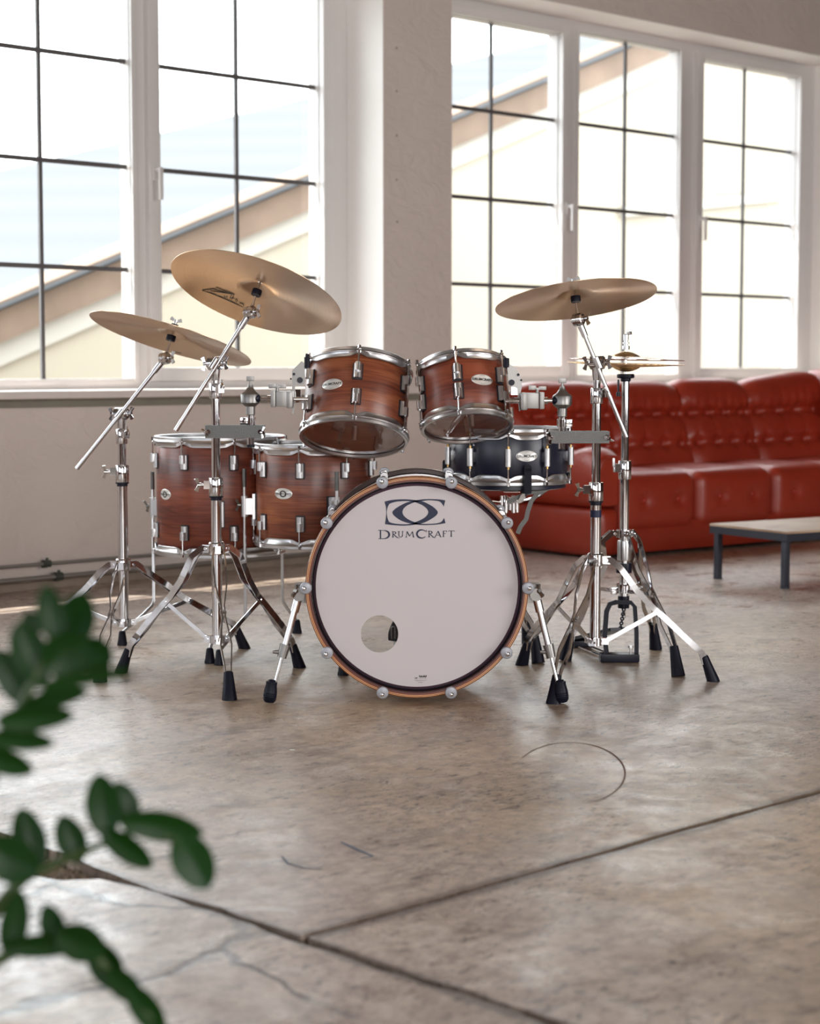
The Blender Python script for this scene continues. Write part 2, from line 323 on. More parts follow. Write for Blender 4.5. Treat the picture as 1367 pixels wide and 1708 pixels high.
# ------------------------------------------------------------------ geometry helpers
def frame(d, up=V((0, 0, 1))):
    d = V(d).normalized(); u = V(up)
    if abs(d.dot(u.normalized())) > .98: u = V((0, 1, 0)) if abs(d.y) < .9 else V((1, 0, 0))
    a = d.cross(u).normalized(); b = a.cross(d).normalized(); return a, b
class G:
    def __init__(s): s.v = []; s.f = []
    def add(s, vs, fs):
        o = len(s.v); s.v += [V(x) for x in vs]; s.f += [tuple(i+o for i in f) for f in fs]; return s
    def box(s, c, sz, M=None):
        x, y, z = [q/2 for q in sz]; c = V(c)
        vs = [V((i*x, j*y, k*z)) for k in (-1, 1) for j in (-1, 1) for i in (-1, 1)]
        if M is not None: vs = [M @ q for q in vs]
        return s.add([c+q for q in vs], [(0, 2, 3, 1), (4, 5, 7, 6), (0, 1, 5, 4), (2, 6, 7, 3), (0, 4, 6, 2), (1, 3, 7, 5)])
    def bx(s, x0, x1, y0, y1, z0, z1): return s.box(((x0+x1)/2, (y0+y1)/2, (z0+z1)/2), (abs(x1-x0), abs(y1-y0), abs(z1-z0)))
    def obox(s, c, a, b, d, sz):           # oriented box: axes a,b,d
        M = Matrix((V(a).normalized(), V(b).normalized(), V(d).normalized())).transposed(); return s.box(c, sz, M)
    def cbox(s, c, sz, ch=.003, M=None):   # chamfered box
        x, y, z = [q/2 for q in sz]; ch = min(ch, x*.9, y*.9, z*.9); bm = bmesh.new(); bmesh.ops.create_cube(bm, size=1)
        for q in bm.verts: q.co = V((q.co.x*2*x, q.co.y*2*y, q.co.z*2*z))
        bmesh.ops.bevel(bm, geom=bm.edges[:], offset=ch, segments=2, affect='EDGES', profile=.7)
        vs = [q.co.copy() for q in bm.verts]
        if M is not None: vs = [M @ q for q in vs]
        fs = [tuple(l.vert.index for l in f.loops) for f in bm.faces]; bm.free(); return s.add([V(c)+q for q in vs], fs)
    def cyl(s, p0, p1, r0, r1=None, n=16, caps=True):
        r1 = r0 if r1 is None else r1; p0, p1 = V(p0), V(p1); a, b = frame(p1-p0)
        vs = []
        for p, r in ((p0, r0), (p1, r1)):
            for i in range(n):
                t = 2*PI*i/n; vs.append(p+a*(r*math.cos(t))+b*(r*math.sin(t)))
        fs = [(i, (i+1) % n, n+(i+1) % n, n+i) for i in range(n)]
        if caps: fs += [tuple(range(n-1, -1, -1)), tuple(range(n, 2*n))]
        return s.add(vs, fs)
    def sweep(s, path, sect, up=V((0, 0, 1)), closed=False, scales=None):
        """sect: list of (a,b) offsets, carried along the path by parallel transport"""
        path = [V(p) for p in path]; N = len(path); m = len(sect); vs = []
        T = []
        for i in range(N):
            if closed: t = path[(i+1) % N]-path[i-1]
            else: t = path[min(i+1, N-1)]-path[max(i-1, 0)]
            T.append(t.normalized())
        a, b = frame(T[0], up)
        for i in range(N):
            if i:
                q = T[i-1].rotation_difference(T[i]); a = (q @ a).normalized(); b = T[i].cross(a)*-1 if False else (q @ b).normalized()
            k = scales[i] if scales else 1.0
            for (x, y) in sect: vs.append(path[i]+a*(x*k)+b*(y*k))
        fs = []
        for i in range(N if closed else N-1):
            j = (i+1) % N
            for q in range(m): fs.append((i*m+q, i*m+(q+1) % m, j*m+(q+1) % m, j*m+q))
        if not closed: fs += [tuple(range(m-1, -1, -1)), tuple(range((N-1)*m, N*m))]
        return s.add(vs, fs)
    def tube(s, path, r, n=10, scales=None, closed=False):
        return s.sweep(path, [(r*math.cos(2*PI*i/n), r*math.sin(2*PI*i/n)) for i in range(n)], scales=scales, closed=closed)
    def lathe(s, prof, c=(0, 0, 0), ax=(0, 0, 1), n=32, fn=None, close=False):
        """prof: (r, z[, weight]) ; fn(theta, weight) -> z shift"""
        c = V(c); ax = V(ax).normalized()
        if abs(ax.z) > .999: a, b = V((1, 0, 0)), V((0, 1, 0))*(1 if ax.z > 0 else -1)
        else: a, b = frame(ax)
        m = len(prof); vs = []; fs = []
        for i in range(n):
            t = 2*PI*i/n
            for p in prof:
                z = p[1]+(fn(t, p[2]) if fn and len(p) > 2 else 0)
                vs.append(c+a*(p[0]*math.cos(t))+b*(p[0]*math.sin(t))+ax*z)
        for i in range(n):
            j = (i+1) % n
            for q in range(m if close else m-1):
                q2 = (q+1) % m; fs.append((i*m+q, j*m+q, j*m+q2, i*m+q2))
        return s.add(vs, fs)
    def ball(s, c, r, n=12):
        return s.lathe([(max(r*math.sin(PI*i/n), 1e-5), -r*math.cos(PI*i/n)) for i in range(n+1)], c, n=n+4)
    def poly(s, pts, z, fn=lambda x, y, z: V((x, y, z))):
        P = [V((x, y, 0)) for x, y in pts]; tr = tessellate_polygon([P]); return s.add([fn(p.x, p.y, z) for p in P], [tuple(t) for t in tr])
    def prism(s, pts, fn0, fn1):           # pts 2D, fn0/fn1 map (x,y)->3D for both faces
        n = len(pts); tr = tessellate_polygon([[V((x, y, 0)) for x, y in pts]])
        vs = [fn0(*p) for p in pts]+[fn1(*p) for p in pts]
        return s.add(vs, [tuple(t) for t in tr]+[tuple(n+i for i in reversed(t)) for t in tr]+[(i, (i+1) % n, n+(i+1) % n, n+i) for i in range(n)])
    def xf(s, M): s.v = [M @ q for q in s.v]; return s
    def mesh(s, name, mat, ang=35):
        me = bpy.data.meshes.new(name); me.from_pydata([tuple(q) for q in s.v], [], s.f); me.materials.append(mat)
        bm = bmesh.new(); bm.from_mesh(me); bmesh.ops.recalc_face_normals(bm, faces=bm.faces); bm.to_mesh(me); bm.free()
        me.shade_smooth(); me.set_sharp_from_angle(angle=math.radians(ang)); me.update(); return me
    def obj(s, name, mat, parent=None, ang=35, label=None):
        return mobj(name, s.mesh(name, mat, ang), parent, label)
def mobj(name, me, parent=None, label=None, M=None):
    o = bpy.data.objects.new(name, me); COL.objects.link(o)
    if parent: o.parent = parent
    if M is not None: o.matrix_local = M
    if label: o['label'] = label
    return o
def empty(name, loc=(0, 0, 0), M=None):
    o = bpy.data.objects.new(name, None); COL.objects.link(o); o.empty_display_size = .05
    if M is not None: o.matrix_world = M
    else: o.location = loc
    return o
def tag(o, label, cat, group=None):
    o['label'] = label; o['category'] = cat
    if group: o['group'] = group
    return o
def struct(o): o['kind'] = 'structure'; return o
def RZ(a): return Matrix.Rotation(a, 4, 'Z')

def rbox(n, hx, hy, hz, r, puff=(0, 0, 0), fn=None):
    """rounded, puffed cushion block centred on 0; returns G"""
    g = G(); idx = {}; vs = []; fs = []
    nx, ny, nz = n
    def P(i, j, k):
        key = (i, j, k)
        if key in idx: return idx[key]
        p = V((-hx+2*hx*i/nx, -hy+2*hy*j/ny, -hz+2*hz*k/nz)); q = V((max(-hx+r, min(hx-r, p.x)), max(-hy+r, min(hy-r, p.y)), max(-hz+r, min(hz-r, p.z))))
        d = p-q
        if d.length > 1e-9: p = q+d.normalized()*r
        a, b, c = p.x/hx, p.y/hy, p.z/hz
        p = p+V((puff[0]*a*(1-b*b)*(1-c*c), puff[1]*b*(1-a*a)*(1-c*c), puff[2]*c*(1-a*a)*(1-b*b)))
        if fn: p = fn(p)
        idx[key] = len(vs); vs.append(p); return idx[key]
    for (A, B, Cn, mk) in ((nx, ny, nz, lambda i, j, k: (i, j, k)), (ny, nz, nx, lambda i, j, k: (k, i, j)), (nx, nz, ny, lambda i, j, k: (i, k, j))):
        for k in (0, Cn):
            for i in range(A):
                for j in range(B): fs.append((P(*mk(i, j, k)), P(*mk(i+1, j, k)), P(*mk(i+1, j+1, k)), P(*mk(i, j+1, k))))
    return g.add(vs, fs)

def wing(c, axis, up, span=.03, hub=.005, L=.014, h=.010, t=.0035):
    """wing bolt: a stub along axis with a flat bow-tie wing across it"""
    g = G(); c = V(c); axis = V(axis).normalized(); up = (V(up)-axis*V(up).dot(axis)).normalized(); side = axis.cross(up)
    g.cyl(c, c+axis*L, hub*.8, n=12); g.cyl(c+axis*L*.5, c+axis*(L+.004), hub*1.25, n=12)
    for sg in (-1, 1):
        d = (up*sg+axis*.42).normalized(); q = d.cross(side); b0_ = c+axis*(L-.001)
        pts = [(0, -h*.30), (span*.30, -h*.42), (span*.50, -h*.62), (span*.56, -h*.1), (span*.54, h*.62), (span*.34, h*.45), (0, h*.35)]
        g.prism(pts, lambda x, y: b0_+d*x+q*y+side*(t/2), lambda x, y: b0_+d*x+q*y-side*(t/2))
    return g

# ------------------------------------------------------------------ setting
root = struct(empty('floor', M=WM))
G().bx(-9.2, 9.2, -10.2, .5, -.14, -.034).obj('subfloor', jointm, root)
def jag(p, q, amp, step=.05):
    p, q = V(p), V(q); n = max(2, int((q-p).length/step)); nrm = V((-(q-p).y, (q-p).x, 0)).normalized(); out = []; w_ = 0
    for i in range(n):
        w_ = .7*w_+random.uniform(-1, 1)*amp*.6; k = min(1, min(i, n-i)/3); out.append((p+(q-p)*(i/n)+nrm*w_*k)[:2])
    return out
XJ, YJ = -2.05, -4.20
def slab(pts):
    g = G().prism(pts, lambda x, y: V((x, y, 0)), lambda x, y: V((x, y, -.06))); o = g.obj('slab', floorm, root, 20); return o
slab(jag((XJ+.010, YJ+.012, 0), (9, YJ+.016, 0), .004)+[(9, YJ+.016), (9, 0), (XJ+.004, 0)]+jag((XJ+.004, 0, 0), (XJ+.010, YJ+.012, 0), .012)[1:])
slab([(9, -10), (9, YJ-.014)]+jag((9, YJ-.014, 0), (XJ+.014, YJ-.006, 0), .004)[1:]+jag((XJ+.014, YJ-.006, 0), (XJ+.014, -10, 0), .012)+[(XJ+.014, -10)])
slab([(-9, -10), (XJ-.014, -10)]+jag((XJ-.014, -10, 0), (XJ-.010, -3.74, 0), .012)[1:]+[(XJ-.03, -3.70), (XJ-.085, -3.66), (XJ-.10, -3.61), (XJ-.15, -3.56), (XJ-.14, -3.50), (XJ-.17, -3.45), (XJ-.13, -3.39), (XJ-.10, -3.36), (XJ-.05, -3.30)]+jag((XJ-.010, -3.26, 0), (XJ-.004, 0, 0), .012)[1:]+[(XJ-.004, 0), (-9, 0)])
# crumbled concrete in the cross joint and at the broken slab edge
def rubble(n, fx, fy, smin, smax, name):
    g = G()
    for k in range(n):
        x, y = fx(), fy(); r = random.uniform(smin, smax); a = random.uniform(0, PI)
        ax_ = V((math.cos(a), math.sin(a), 0)); vs = []
        for q, (px_, py_, pz_) in enumerate([(1, 0, 0), (.3, .9, 0), (-.8, .6, 0), (-.9, -.5, 0), (.2, -1, 0), (.3, .2, .8), (-.3, -.2, .7)]):
            vs.append(V((x, y, -.020))+(ax_*px_+V((-ax_.y, ax_.x, 0))*py_)*r*random.uniform(.7, 1.1)+Z_*(pz_*r*.7))
        g.add(vs, [(0, 1, 5), (1, 2, 5), (2, 6, 5), (2, 3, 6), (3, 4, 6), (4, 5, 6), (4, 0, 5), (0, 4, 3, 2, 1)])
    o = g.obj(name, rubm, root, 20); o['kind'] = 'stuff'
Z_ = V((0, 0, 1)); rubm = plain('crumbled_concrete', C(128, 112, 94), .9, bump=.4, bscale=120, var=.4)
rubble(420, lambda: XJ+random.gauss(0, .009), lambda: random.uniform(-6.2, -2.4), .003, .010, 'rubble')
rubble(520, lambda: XJ-abs(random.gauss(.02, .05)), lambda: random.gauss(-3.50, .10), .003, .010, 'rubble')
# chalk marks, a drawn arc, a paper scrap
g = G(); pts = []
cc = WM.inverted() @ flo(950, 1300)
def floor_line(px, wd, mat, name):
    P = [WM.inverted() @ flo(x, y, .0008) for x, y in px]; gg = G(); vs = []; fs = []
    for i, p in enumerate(P):
        t = (P[min(i+1, len(P)-1)]-P[max(i-1, 0)]).normalized(); nn_ = V((-t.y, t.x, 0)); k = wd*(.4+.6*math.sin(PI*(i+.5)/len(P)))
        vs += [p+nn_*k, p-nn_*k]
    for i in range(len(P)-1): fs.append((2*i, 2*i+1, 2*i+3, 2*i+2))
    return gg.add(vs, fs).obj(name, mat, root)
markb = plain('blue_chalk', C(112, 120, 140), .9); markr = plain('rust_line', C(120, 92, 78), .9); paper = plain('paper', C(235, 232, 225), .7)
floor_line([(568, 1404), (585, 1412), (603, 1420), (622, 1428), (600, 1432)], .0035, markb, 'chalk_mark')
floor_line([(470, 1428), (480, 1440), (505, 1447), (535, 1449)], .0025, markb, 'chalk_mark')
arc = [(950+math.cos(math.radians(a))*92, 1290-math.sin(math.radians(a))*52) for a in range(150, -80, -8)]
floor_line([(a+(0), b) for a, b in arc], .0020, markr, 'scuff_mark')
q = WM.inverted() @ flo(487, 1251, .001); G().lathe([(.0001, 0), (.006, 0), (.006, .0008), (.0001, .0008)], q, n=14).obj('paper_scrap', paper, root)

struct(G().bx(-9, 9, -10, .5, 3.6, 3.8).obj('ceiling', ceilm)).matrix_world = WM
WIN = [(-5.30, -1.72), (-1.33, 2.08), (2.53, 5.95)]
ZS, ZT = .79, 2.72
YG = .28
g = G().bx(-9.2, 9.2, 0, .45, -.1, ZS-.03); g.bx(-9.2, 9.2, 0, .45, ZT, 3.7)
xs = [-9.2]+[q for ww in WIN for q in ww]+[9.2]
for i in range(0, len(xs), 2): g.bx(xs[i], xs[i+1], 0, .45, ZS-.03, ZT)
wb = struct(g.obj('wall_back', plaster)); wb.matrix_world = WM
wf = struct(G().bx(-9.2, 9.2, -10.2, -10, -.1, 3.7).obj('wall_front', darkwall)); wf.matrix_world = WM
wl_ = struct(G().bx(-9.2, -9, -10, 0, -.1, 3.7).obj('wall_left', darkwall)); wl_.matrix_world = WM
wr = struct(G().bx(9, 9.2, -10, 0, -.1, 3.7).obj('wall_right', darkwall)); wr.matrix_world = WM
# window recess linings, white paint brightened for the daylight they catch; nail holes in the pier
linm = plain('brightened_reveal_white', C(246, 243, 240), .6, bump=.1, bscale=40)
for a, b in WIN:
    G().bx(a, a+.003, .001, YG-.03, ZS, ZT).bx(b-.003, b, .001, YG-.03, ZS, ZT).bx(a+.003, b-.003, .001, YG-.03, ZT-.003, ZT).obj('reveal_lining', linm, wb)
for (x_, y_) in ((661, 80), (661, 152), (661, 226), (661, 300), (662, 370)):
    r_ = ray(x_, y_); p_ = WM.inverted() @ (CAM+r_*((W0-CAM).dot(ND)/r_.dot(ND))); G().cyl((p_.x, -.0012, p_.z), (p_.x, .004, p_.z), .0045, n=10).obj('nail_hole', clampm, wb)
# sill board, its painted band, footing
g = G(); 
for a, b in WIN: g.cbox(((a+b)/2, .10, ZS-.015), (b-a, .36, .03), .004)
g.cbox((0, -.0125, ZS-.0175), (18, .035, .033), .006)
tr = struct(g.obj('trim_1', sillm)); tr.matrix_world = WM
tr = struct(G().bx(-9, 9, -.012, .02, ZS-.066, ZS-.0345).obj('trim_2', sillmetal)); tr.matrix_world = WM
g = G(); N = 160; vs = []; fs = []
for i in range(N+1):
    x = -9+18*i/N; k = .010*random.random(); vs += [V((x, .01, .030+k)), V((x, -.012-k, .022+k*.6)), V((x, -.028-k, .0)), V((x, .01, 0))]
for i in range(N):
    for q in range(3): fs.append((4*i+q, 4*i+q+1, 4*i+5+q, 4*i+4+q))
bs = struct(g.add(vs, fs).obj('baseboard_back', plain('crumbling_footing', C(150, 134, 120), .9, bump=.7, bscale=40, var=.3))); bs.matrix_world = WM
# eave outside above the windows
ev = struct(G().bx(-9.2, 9.2, .45, .97, 3.28, 3.4).obj('trim_3', exband)); ev.matrix_world = WM

def window(n, a, b, cas):
    """cas: (glass x0, x1, z0, z1, muntin x, operable side or None)"""
    r = struct(empty('window_%d' % n, M=WM)); r['label'] = 'white framed window with thin backlit glazing bars'
    y0, y1 = YG-.03, YG+.05
    g = G(); g.bx(a, b, y0, y1, ZS, ZS+.045); g.bx(a, b, y0, y1, ZT-.055, ZT)
    edges = [a]+[q for c in cas for q in (c[0], c[1])]+[b]
    for i in range(0, len(edges), 2): g.bx(edges[i], edges[i+1], y0, y1, ZS+.045, ZT-.055)
    for c in cas:
        g.bx(c[0], c[1], y0, y1, ZS+.045, c[2]); g.bx(c[0], c[1], y0, y1, c[3], ZT-.055)
    g.obj('window_frame', pvc, r)
    for (x0, x1, z0, z1, xm, op) in cas:
        wd = .062 if op else .026; yy = y0-(.028 if op else .010)
        g = G()
        for (p0, p1, q0, q1) in ((x0-wd, x0, z0-wd*.95, z1+wd*.6), (x1, x1+wd, z0-wd*.95, z1+wd*.6)):
            g.cbox(((p0+p1)/2, (yy+y0+.02)/2, (q0+q1)/2), (p1-p0, y0+.02-yy, q1-q0), .006)
        for (q0, q1) in ((z0-wd*.95, z0), (z1, z1+wd*.6)): g.cbox(((x0+x1)/2, (yy+y0+.02)/2, (q0+q1)/2), (x1-x0+.002, y0+.02-yy, q1-q0), .006)
        s_ = g.obj('sash', pvc, r)
        if op:
            hx = x0-.034 if op == 'L' else x1+.034; hz = 1.72
            h = G().cbox((hx, yy-.006, hz), (.026, .012, .065), .005).cyl((hx, yy-.01, hz+.01), (hx, yy-.045, hz+.01), .008)
            h.cbox((hx+.0, yy-.045, hz-.05), (.02, .014, .14), .006); h.obj('handle', pvc, s_)
        zz = [z0, 1.302, 1.740, 2.186, z1]
        G().bx(xm-.0085, xm+.0085, YG+.004, YG+.018, z0, z1).obj('muntin', muntm, r)
        for z in zz[1:-1]: G().bx(x0, x1, YG+.005, YG+.017, z-.0095, z+.0095).obj('muntin', muntm, r)
        for i in range(4):
            for (p, q) in ((x0, xm-.0085), (xm+.0085, x1)):
                u0 = zz[i]+(.0095 if i else 0); u1 = zz[i+1]-(.0095 if i < 3 else 0)
                G().add([(p, YG+.011, u0), (q, YG+.011, u0), (q, YG+.011, u1), (p, YG+.011, u1)], [(0, 1, 2, 3)]).obj('pane', glassm, r)
window(1, -1.33, 2.08, [(-1.17, -.17, .881, 2.63, -.67, 'R'), (-.03, .833, .832, 2.655, .402, None), (.969, 1.908, .881, 2.63, 1.440, 'L')])
window(2, 2.53, 5.95, [(2.630, 3.588, .888, 2.63, 3.107, 'R'), (3.742, 4.613, .840, 2.66, 4.180, None), (4.808, 5.771, .874, 2.635, 5.284, 'L')])
window(3, -5.30, -1.72, [(-5.12, -4.16, .881, 2.63, -4.64, 'R'), (-4.0, -3.1, .835, 2.655, -3.55, None), (-2.94, -1.90, .881, 2.63, -2.42, 'L')])  # unseen window, added for its light and floor reflection

# conduits along the foot of the wall
def conduit(zA, zB, d, r_, xc, label):
    o = empty('wall_conduit', M=WM @ Matrix.Translation((0, 0, 0))); tag(o, label, 'pipe', 'conduits on the wall')
    G().cyl((-9, -d, zA+9*(zA-zB)/2), (9, -d, zA+9*(zB-zA)/2), r_, n=14).obj('pipe', pipem, o)
    for k, x in enumerate([xc+2.4*i for i in range(-3, 4)]):
        z = zA+x*(zB-zA)/2; c = G().cbox((x, -d/2, z), (.020, d, .018), .003).cyl((x-.014, -d, z), (x+.014, -d, z), r_+.007, n=16)
        c.cyl((x, -d, z-r_-.004), (x, -d, z+r_+.016), .006, n=10).cyl((x-.02, -d, z), (x-.006, -d, z), r_+.010, n=6); c.obj('pipe_clamp', clampm, o)
conduit(.100, .090, .03, .0075, .20, 'upper of two thin steel conduits clamped along the wall foot')
conduit(.046, .040, .045, .0100, .245, 'lower, thicker and shinier steel conduit running just above the floor edge')

# ------------------------------------------------------------------ outside: neighbouring hall
def exp(x, y, back=0.0):
    """point on the neighbour's wall plane seen along pixel x,y"""
    A = at(-500, 607, 12.0); B = at(1700, 607, 25.0); A.z = B.z = 0; t = (B-A).normalized(); n_ = V((t.y, -t.x, 0))
    A2 = A-n_*back; r_ = ray(x, y); k = (A2-CAM).dot(n_)/r_.dot(n_); return CAM+r_*k
L1 = lambda x: 497-.412*x
L2 = lambda x: 284-.2365*x
xa, xb = -1000, 1700
A, B = exp(xa, L1(xa)), exp(xb, L1(xb))
nn_ = (B-A).cross(V((0, 0, 1))).normalized()
if nn_.y > 0: nn_ = -nn_
bld = empty('neighbouring_hall', (A.x, A.y, 0)); tag(bld, 'cream rendered hall with sloping pale ribbed roof outside the windows', 'building')
def loc(g): return g.xf(Matrix.Translation(-V((A.x, A.y, 0))))
Z = V((0, 0, 1))
def wallstrip(name, mat, za, zb, z2a, z2b, out, depth):
    g = G(); a0, b0 = V((A.x, A.y, 0)), V((B.x, B.y, 0)); vs = []
    for o in (out, out-depth):
        vs += [a0+nn_*o+Z*za, b0+nn_*o+Z*zb, b0+nn_*o+Z*z2b, a0+nn_*o+Z*z2a]
    g.add(vs, [(0, 1, 2, 3), (4, 7, 6, 5), (0, 4, 5, 1), (3, 2, 6, 7), (0, 3, 7, 4), (1, 5, 6, 2)]); return loc(g).obj(name, mat, bld)
F1, F2 = .30, .17
wallstrip('wall', exwall, -.5, -.5, A.z-F1, B.z-F1, 0, .3)
wallstrip('fascia', fasciam, A.z-F1, B.z-F1, A.z, B.z, .12, .4)
wallstrip('cornice', exband, A.z-F1-F2, B.z-F1-F2*1.3, A.z-F1, B.z-F1, .05, .3)
C1, D1 = exp(xa, L2(xa), 5), exp(xb, L2(xb), 5)
a0, b0 = A+nn_*.22, B+nn_*.22
g = G(); g.add([a0, b0, D1, C1, a0-Z*.03, b0-Z*.03, D1-Z*.03, C1-Z*.03], [(0, 1, 2, 3), (4, 7, 6, 5), (0, 4, 5, 1), (1, 5, 6, 2), (2, 6, 7, 3), (3, 7, 4, 0)]); loc(g).obj('roof', roofm, bld)
G0 = (exp(1190, 322), exp(1236, 322), exp(1236, 300), exp(1190, 300))
g = G().add([p+nn_*.01 for p in G0]+[p-nn_*.2 for p in G0], [(0, 1, 2, 3), (4, 5, 6, 7), (0, 4, 5, 1), (1, 5, 6, 2), (2, 6, 7, 3), (3, 7, 4, 0)]); loc(g).obj('vent_panel', exwall, bld)
P0, P1 = exp(1030, 352), exp(1300, 325); g = G().sweep([P0, P1], [(-.03, -.06), (.07, -.06), (.07, .04), (-.03, .04)]); loc(g).obj('ledge', exband, bld)
gr = struct(G().bx(-60, 60, .46, 60, -.6, -.5).obj('yard', exground)); gr.matrix_world = WM

# ------------------------------------------------------------------ lettering (stroke and text)
def text_mesh(txt, size, mat, name='text', bold=0.0, shear=0.0, spacing=1.0):
    cu = bpy.data.curves.new(name, 'FONT'); cu.body = txt; cu.size = size; cu.align_x = 'CENTER'; cu.align_y = 'CENTER'; cu.offset = bold; cu.shear = shear; cu.space_character = spacing; cu.resolution_u = 3
    o = bpy.data.objects.new(name, cu); COL.objects.link(o); dg = bpy.context.evaluated_depsgraph_get(); me = bpy.data.meshes.new_from_object(o.evaluated_get(dg)); bpy.data.objects.remove(o)
    g = G(); g.add([v.co.copy() for v in me.vertices], [tuple(p.vertices) for p in me.polygons]); bpy.data.meshes.remove(me); return g
LG_ = None
def stroke(g, pts, ws, fn=lambda x, y: V((x, y, 0))):
    """flat pen stroke of varying width"""
    P = [V((x, y)) for x, y in pts]; vs = []; n = len(P)
    for i, p in enumerate(P):
        t = P[min(i+1, n-1)]-P[max(i-1, 0)]; t = t.normalized() if t.length else V((1, 0)); k = (ws[i] if isinstance(ws, (list, tuple)) else ws)*(1.3 if g is LG_ else 1)
        q = V((-t.y, t.x))*(k/2); vs += [fn(p.x+q.x, p.y+q.y), fn(p.x-q.x, p.y-q.y)]
    g.add(vs, [(2*i, 2*i+1, 2*i+3, 2*i+2) for i in range(n-1)])
def arcp(cx, cy, rx, ry, a0, a1, n=14): return [(cx+rx*math.cos(math.radians(a0+(a1-a0)*i/n)), cy+ry*math.sin(math.radians(a0+(a1-a0)*i/n))) for i in range(n+1)]

# ------------------------------------------------------------------ drums
def hoop(R, zc, sg, nl, ph, name, root, mat=satin, thin=1.0):
    prof = [(R-.003, .005, 0), (R-.0035, .0120, 0), (R-.001, .0135, 0), (R+.0045, .0135, 0), (R+.0062, .012, 0), (R+.0062, .004, 0), (R+.0085, .0015, 0), (R+.0100, -.0015, .15),
            (R+.0088, -.0045, .4), (R+.0072, -.0065, .6), (R+.0072, -.0175, 1), (R+.0055, -.0190, 1), (R+.0040, -.0175, 1), (R+.0035, .004, 0)]
    def fn(t, wt):
        # smallest angular distance to a lug (lug at angle phi measured from -Y toward +X)
        m = 9
        for k in range(nl):
            a = ph+2*PI*k/nl-PI/2; d = (t-a+PI) % (2*PI)-PI; m = min(m, abs(d))
        return wt*.0105*math.exp(-((m*R)/.017)**2)
    n = 24*nl if nl < 9 else 16*nl
    g = G(); g.lathe([(r, z, w_) for r, z, w_ in prof], n=n, fn=fn, close=True)
    g.xf(Matrix.Translation((0, 0, zc)) @ Matrix.Diagonal((1, 1, sg, 1))); return g.obj(name, mat, root, 40)
def lug_single():      # body on the shell, receiver toward +z, local: shell surface at origin, outward -Y, rod at y=-.014
    g = G(); g.cyl((0, -.001, -.022), (0, -.001, .022), .0125, n=20); g.cyl((0, -.0145, -.004), (0, -.0145, .022), .0085, n=16)
    g.cbox((0, -.007, .009), (.017, .016, .026), .003); return g
def lug_gasket(): return G().cbox((0, .0, -.001), (.030, .007, .050), .003)  # dark gasket plate, also drawing the shadow outline round the lug
def rod_geo(L0, L1_):  # from lug to hoop
    g = G(); g.cyl((0, -.0145, L0), (0, -.0145, L1_), .0027, n=10); g.cyl((0, -.0145, L1_-.003), (0, -.0145, L1_-.0005), .0066, n=14); g.cyl((0, -.0145, L1_), (0, -.0145, L1_+.009), .0042, n=6)
    g.cbox((0, -.0115, L1_-.005), (.012, .010, .004), .001); return g
LUGM = lug_single().mesh('lug', satin); GASM = lug_gasket().mesh('gasket', gasket); RODM = rod_geo(.02, .066).mesh('tension_rod', chrome)
def put_lug(root, R, z, ang, sg):
    M = RZ(ang) @ Matrix.Translation((0, -R, z)) @ (Matrix.Identity(4) if sg > 0 else Matrix.Rotation(PI, 4, 'Y'))
    l = mobj('lug', LUGM, root, M=M); mobj('gasket', GASM, l); mobj('tension_rod', RODM, l); return l
def badge(root, R, ang, z, w_=.066, h=.033, emblem=False, mat=None):
    g = G(); n = 28; vs = [V((0, -R-.0016, z))]; 
    for ring, k in ((1, .92), (2, 1.0)):
        for i in range(n):
            t = 2*PI*i/n; a = (w_/2*k*math.cos(t))/R; vs.append(V(((R+.0018-(.0012 if ring == 2 else 0))*math.sin(a), -(R+.0018-(.0012 if ring == 2 else 0))*math.cos(a), z+h/2*k*math.sin(t))))
    fs = [(0, 1+i, 1+(i+1) % n) for i in range(n)]+[(1+i, 1+n+i, 1+n+(i+1) % n, 1+(i+1) % n) for i in range(n)]
    b = g.add(vs, fs).obj('badge', badgem, root); b.matrix_local = RZ(ang)
    t = text_mesh('DRUMCRAFT', .0102, inkb, bold=.0002) if not emblem else G()
    if emblem:
        t.lathe([(h*.20, 0), (h*.30, 0)], n=24); t.v = [V((q.x*1.15, q.y, 0)) for q in t.v]
        u = text_mesh('DRUM CRAFT', .0085, inkb, bold=.0001); t.add(u.v, u.f)
    else:
        # pale oval behind the word
        for a0 in (60, 240): 
            q = G(); stroke(q, arcp(0, 0, h*.40, h*.40, a0, a0+60, 8), .0006); t.add(q.v, q.f)
    for sx in (-1, 1): t.lathe([(.0001, 0), (.0011, 0)], (sx*w_*.435, 0, 0), n=8)
    t.v = [V(((R+.0024)*math.sin(q.x/R), -(R+.0024)*math.cos(q.x/R), z+q.y)) for q in t.v]
    t.obj('lettering', inkb, b)
def shell(R, z0, z1, mat, root, th=.006, inner=True):
    g = G(); g.lathe([(R, z0+.003), (R, z1-.003), (R-.002, z1), (R-th, z1-.001), (R-th, z0+.001), (R-.002, z0)], n=96, close=True); g.obj('shell', mat, root)
    if inner: G().lathe([(R-th-.0003, z0+.002), (R-th-.0003, z1-.002), (R-th-.001, z1-.002), (R-th-.001, z0+.002)], n=72, close=True).obj('inner_ply', innerwood, root)
def head(R, z, mat, name, root, dz=.0):
    g = G(); g.lathe([(.0001, z+dz), (R*.5, z+dz), (R*.9, z+dz), (R-.004, z+dz*.5), (R-.001, z)], n=72); return g.obj(name, mat, root, 60)
